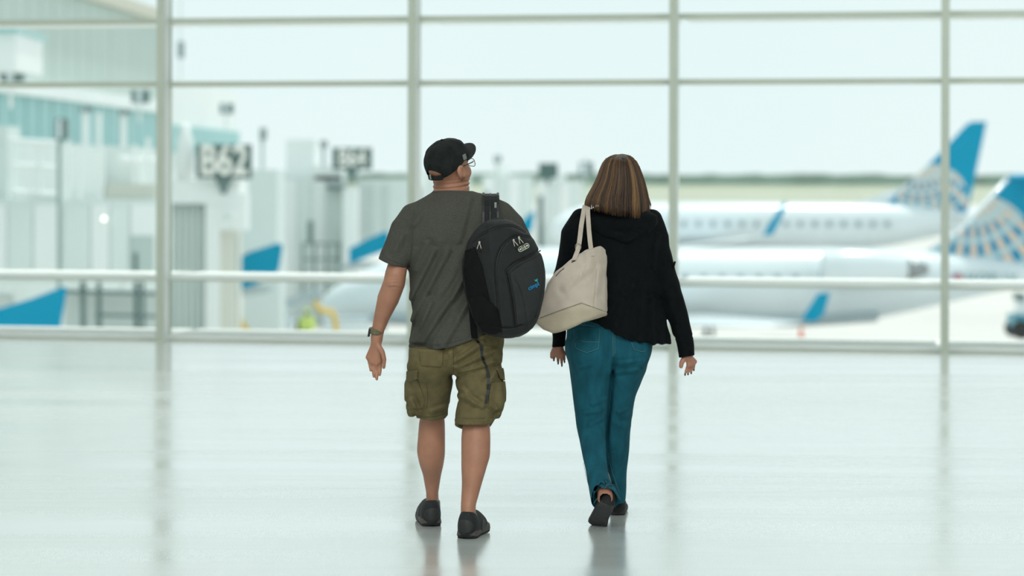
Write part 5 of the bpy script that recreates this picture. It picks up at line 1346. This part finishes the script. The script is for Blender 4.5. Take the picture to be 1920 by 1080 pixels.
# hair: a smooth volume with many separate strands over it
HR = [(289.5, 1157, 1171, .03, .02), (292, 1148, 1180, .03, .05), (298, 1138, 1188, .028, .078), (308, 1131, 1195, .024, .1), (331, 1122, 1204, .015, .117), (344, 1116, 1208, .008, .125), (360, 1107, 1212, -.001, .134), (376, 1099, 1215, -.01, .142), (392, 1097, 1216, -.018, .149), (410, 1099, 1216, -.024, .152)]
HB = np.array([(1090, 380), (1100, 384), (1120, 386), (1150, 396), (1186, 402), (1214, 400), (1222, 396)], float)
hr = stack(HR, YW)
def hair(p):
    xx, py = to_px(p); d = smax(hr(p), (py - np.interp(xx, HB[:, 0], HB[:, 1]) + 3) * UW, .01)
    face = ellip(WC + np.array([0, .10, -.035]), (.06, .07, .1))(p); d = smax(d, -face, .02)
    return near_only(p, d, lambda q: .004 * folds(q, (1, 0, 0), 60, .1, 2.0) + .004 * folds(q, (0, 1, 0), 60, .1, 2.0) + .004 * folds(q, (1, 0, .05), 26, .1, 6.0), .03)
def hair_mat():
    m_ = bpy.data.materials.new('brown hair'); m_.use_nodes = True; n = m_.node_tree.nodes; l = m_.node_tree.links; b = n['Principled BSDF']
    t = n.new('ShaderNodeAttribute'); t.attribute_name = 'strand_tone'
    r = n.new('ShaderNodeValToRGB'); e = r.color_ramp.elements; e[0].position = .0; e[1].position = 1.0
    e[0].color = (*S((34, 25, 18)), 1); e[1].color = (*S((142, 106, 66)), 1); x = e.new(.5); x.color = (*S((78, 54, 36)), 1)
    l.new(t.outputs['Fac'], r.inputs['Fac']); l.new(r.outputs[0], b.inputs['Base Color']); b.inputs['Roughness'].default_value = .45; b.inputs['Specular IOR Level'].default_value = .35
    return m_
M_hair = hair_mat()
lo, hi = bbox(1085, 282, 1228, 408, YW - .2, YW + .17)
ho = obj('hair', sd_mesh(hair, lo, hi, .0038), M_hair, woman, smooth=True)
wv = [((P(xl, py, YW)[2]), (P((xl + xr) / 2, py, YW)[0]), YW + dy, (xr - xl) / 2 * UW, b) for (py, xl, xr, dy, b) in HR]
T = hermite(wv, 120); mb = MB()
tone = []
for i in range(950):
    th = rng.uniform(-pi * .98, -pi * .02) if i < 850 else rng.uniform(-pi * 1.2, pi * .2)
    zt = T[0][-1] - rng.uniform(.0004, .02); jit = rng.uniform(-.06, .06); off = rng.uniform(-.002, .005); r0 = rng.uniform(.0012, .0026)
    xb = np.interp(T[0][5], T[0], T[1]) + .11 * cos(th); pyb = np.interp(960 + xb / YW * F, HB[:, 0], HB[:, 1]); zb = P(960, pyb, YW)[2] - rng.uniform(-.012, .02)
    zs = np.linspace(zt, zb, 11); pts = []; rad_ = []
    for j, z in enumerate(zs):
        cx, cy, a, b = (np.interp(z, T[0], T[k]) for k in (1, 2, 3, 4)); t_ = th + jit * (j / 10) ** 2
        pts.append((cx + (a + off) * cos(t_), cy + (b + off) * sin(t_), z)); rad_.append(r0 * (1 - .75 * (j / 10) ** 3))
    mb.tube(pts, rad_, 4); u_ = float(vnoise(np.array([[th * 6.5, .3, .7]]))[0]) * .45 + float(vnoise(np.array([[th * 19, 4.3, .7]]))[0]) * .35; tone += [float(np.clip(.36 + u_ + rng.uniform(-.2, .2), .05, 1))] * 44
for k_ in range(5):                                          # stray ends blown to the right
    mb.tube([w(1203 + k_, 340, 0), w(1212 + k_ * .8, 366, 0), w(1219 + k_ * .5, 384, -.01), w(1221 - k_ * .8, 392 + k_ * 2, -.01)], [.0012, .0011, .0009, .0004], 4)
hs = obj('hair_strands', mb.get(), M_hair, ho, smooth=True, kind='stuff')
at_ = hs.data.attributes.new('strand_tone', 'FLOAT', 'POINT'); tone += [.6] * (len(hs.data.vertices) - len(tone)); at_.data.foreach_set('value', np.array(tone, np.float32))

# ------------------------------------------------------------------ tote bag on her left shoulder
M_tote = mat('pale taupe pebbled leather', (190, 176, 162), .55, var=.06, scale=18, bump=.25, bscale=260, spec=.35)
M_tote2 = mat('warm beige leather base', (184, 170, 148), .55, var=.05, scale=18, bump=.2, bscale=260, spec=.35)
M_edge = mat('dark edge paint', (60, 56, 50), .5)
YT = 11.06
UT = YT / F
tote = empty('tote_bag', (P(1075, 622, YT)[0], YT, P(1075, 622, YT)[2]), 'pale taupe leather tote bag hanging from the woman\'s left shoulder', 'handbag')
TO = np.array([(1143, 466), (1126, 462), (1106, 468), (1086, 476), (1066, 492), (1044, 511), (1028, 534), (1016, 562), (1007, 596), (1005, 604), (1020, 616), (1037, 623), (1050, 621), (1064, 616), (1092, 603), (1136, 589), (1137, 560), (1138, 515), (1142, 490)], float)
def tote_sd(p):
    xx, py = to_px(p)
    d2 = poly2(TO, xx, py) * UT - .003
    t_ = np.clip((py - 465) / 130, 0, 1)
    rdg = np.abs(xx - (1112 + (py - 470) * -.02)) * UT
    yf = YT - .03 - .05 * t_ + (np.sqrt((xx - 1112) ** 2 + 60) + xx - 1112) * .5 * UT * 1.1 + (np.sqrt((1060 - xx) ** 2 + 400) + 1060 - xx) * .5 * UT * .35 - .012 * np.exp(-((py - 578) / 14) ** 2)
    yb = YT + .035 + .03 * t_
    q1 = d2 + .016; q2 = np.maximum((yf - p[:, 1]) * .8, p[:, 1] - yb) + .016
    d = np.minimum(np.maximum(q1, q2), 0) + np.hypot(np.maximum(q1, 0), np.maximum(q2, 0)) - .016
    k = np.abs(d) < .03
    if k.any():
        x, y, q = xx[k], py[k], p[k]
        e = .004 * folds(q, (.8, 0, .6), 12, .3, 1.7) + .0015 * vnoise(q * 30)
        e += creases(x, y, 1, ((1100, 470, 1112, 520, .003), (1118, 545, 1126, 505, .004), (1060, 540, 1100, 505, .004)), 6, 11, 6)
        bs = np.abs(y - np.interp(x, [1005, 1009, 1090, 1136], [598, 597, 568, 585])); e += .004 * np.exp(-(bs / 1.2) ** 2)
        ss = np.abs(x - (1119 + (y - 520) * -.09)); e += .003 * np.exp(-(ss / 1.2) ** 2) * (y > 505) * (y < 576)
        d[k] += e
    return d
lo, hi = bbox(996, 454, 1152, 632, YT - .16, YT + .14)
tt = obj('bag_body', sd_mesh(tote_sd, lo, hi, .0036), M_tote, tote, smooth=True)
obj('bag_base', patch(tote_sd, [(1002, 600), (1009, 598), (1050, 583.5), (1090, 569.5), (1112, 577), (1137, 586), (1138, 594), (1090, 610), (1062, 622), (1036, 628), (1000, 610)], YT, YT - .2, YT + .1, up=.0015, down=.004, h=.003), M_tote2, tt, smooth=True)
obj('base_piping', MB().tube([surf(tote_sd, x, y, YT - .3, YT + .1, .001) for x, y in dense([(1010, 597), (1050, 582.5), (1090, 568.5), (1112, 576), (1134, 584.5)], 5)], .0013, 5).get(), M_edge, tt)
sh1 = lambda x, y, l=.008: surf(lambda q: np.minimum(jacket(q), hood(q)), x, y, YW - .4, YW + .2, l)
back_top = w(1097, 387, .01); front_ = w(1086, 420, .14)
def handle(pts, wd): 
    h_ = obj('handle', MB().ribbon(pts, wd, .005).get(), M_tote, tote); 
    return h_
a1 = [surf(tote_sd, 1076, 488, YT - .3, YT + .2, .006), surf(tote_sd, 1083, 470, YT - .3, YT + .2, .008), P(1086, 456, YT + .0), P(1088, 440, YT + .02), w(1090, 422, -.18), w(1093, 405, -.165), w(1095, 394, -.13), w(1097, 385, -.03), w(1096, 392, .07), w(1090, 420, .13), w(1082, 470, .12)]
h1 = handle(a1, np.array([4.4 * UT, 0, .0005]))
a2 = [surf(tote_sd, 1110, 480, YT - .3, YT + .2, .003), P(1108, 466, YT + .0), P(1106, 450, YT + .01), P(1104.5, 434, YT + .02), w(1103.5, 420, -.19), w(1102.5, 405, -.18), w(1102, 394, -.15), w(1102, 386, -.05), w(1100, 394, .07), w(1096, 424, .13), w(1096, 470, .12)]
h2 = handle(a2, np.array([4.2 * UT, 0, .0005]))
obj('handle_tab', MB().ribbon([surf(tote_sd, x, y, YT - .3, YT + .2, .003) for x, y in ((1083, 472), (1080, 482), (1075, 491))], np.array([3.4 * UT, 0, .004]), .004).get(), M_edge, h1)
c = P(1084, 463, YT - .012)
rg = [c + np.array([5.4 * UT * cos(a), 0, 7 * UT * sin(a)]) for a in np.linspace(0, 2 * pi, 17)[:-1]]
obj('buckle', MB().tube(rg + rg[:1], .0016, 6, cap=False).get(), mat('pale gold metal', (190, 180, 150), .3, metal=.9), h1)
obj('top_edge', MB().tube([surf(tote_sd, x, y, YT - .3, YT + .2, .0005) for x, y in ((1042, 518), (1050, 509), (1058, 503))], .002, 5).get(), M_edge, tt)

# ------------------------------------------------------------------ ramp worker outside
YR = 107.0
wk = empty('person', (P(576, 620, YR)[0], YR, AP), 'ramp worker in lime hi-vis vest standing on the apron', 'person')
X0 = P(576, 620, YR)[0]
def wp(x, y, z): return np.array([X0 + x, YR + y, AP + z])
wtr = chain([wp(0, 0, 1.0), wp(0, 0, 1.42)], [.17, .19])
wkf = [chain([wp(0, 0, 1.5), wp(0, 0, 1.62)], [.06, .07]), ellip(wp(0, 0, 1.68), (.09, .11, .13)), wtr] + [chain([wp(s * .1, 0, .95), wp(s * .13, .05 * s, .5), wp(s * .13, .02, .07), wp(s * .13, -.14, .05)], [.11, .08, .06, .05]) for s in (-1, 1)] + [chain([wp(s * .2, 0, 1.42), wp(s * .3, .02, 1.12), wp(s * .26, -.2, .95)], [.07, .055, .045]) for s in (-1, 1)]
def wkb(p):
    d = wkf[0](p)
    for g in wkf[1:]: d = smin(d, g(p), .05)
    return d
obj('body', sd_mesh(wkb, wp(-.5, -.4, -.02), wp(.5, .4, 1.9), .025), mat('navy work clothes', (84, 96, 110), .8), wk, smooth=True)
obj('vest', sd_mesh(lambda p: np.maximum(np.minimum(wtr(p), np.minimum(wkf[5](p), wkf[6](p)) + .0) - .035, np.maximum(AP + .85 - p[:, 2], p[:, 2] - AP - 1.5)), wp(-.5, -.4, .8), wp(.5, .4, 1.6), .025), M_hi, wk, smooth=True)
obj('hard_hat', sd_mesh(lambda p: np.maximum(ellip(wp(0, 0, 1.7), (.13, .15, .15))(p), AP + 1.7 - p[:, 2]), wp(-.2, -.2, 1.6), wp(.2, .2, 1.95), .02), M_hi, wk, smooth=True)
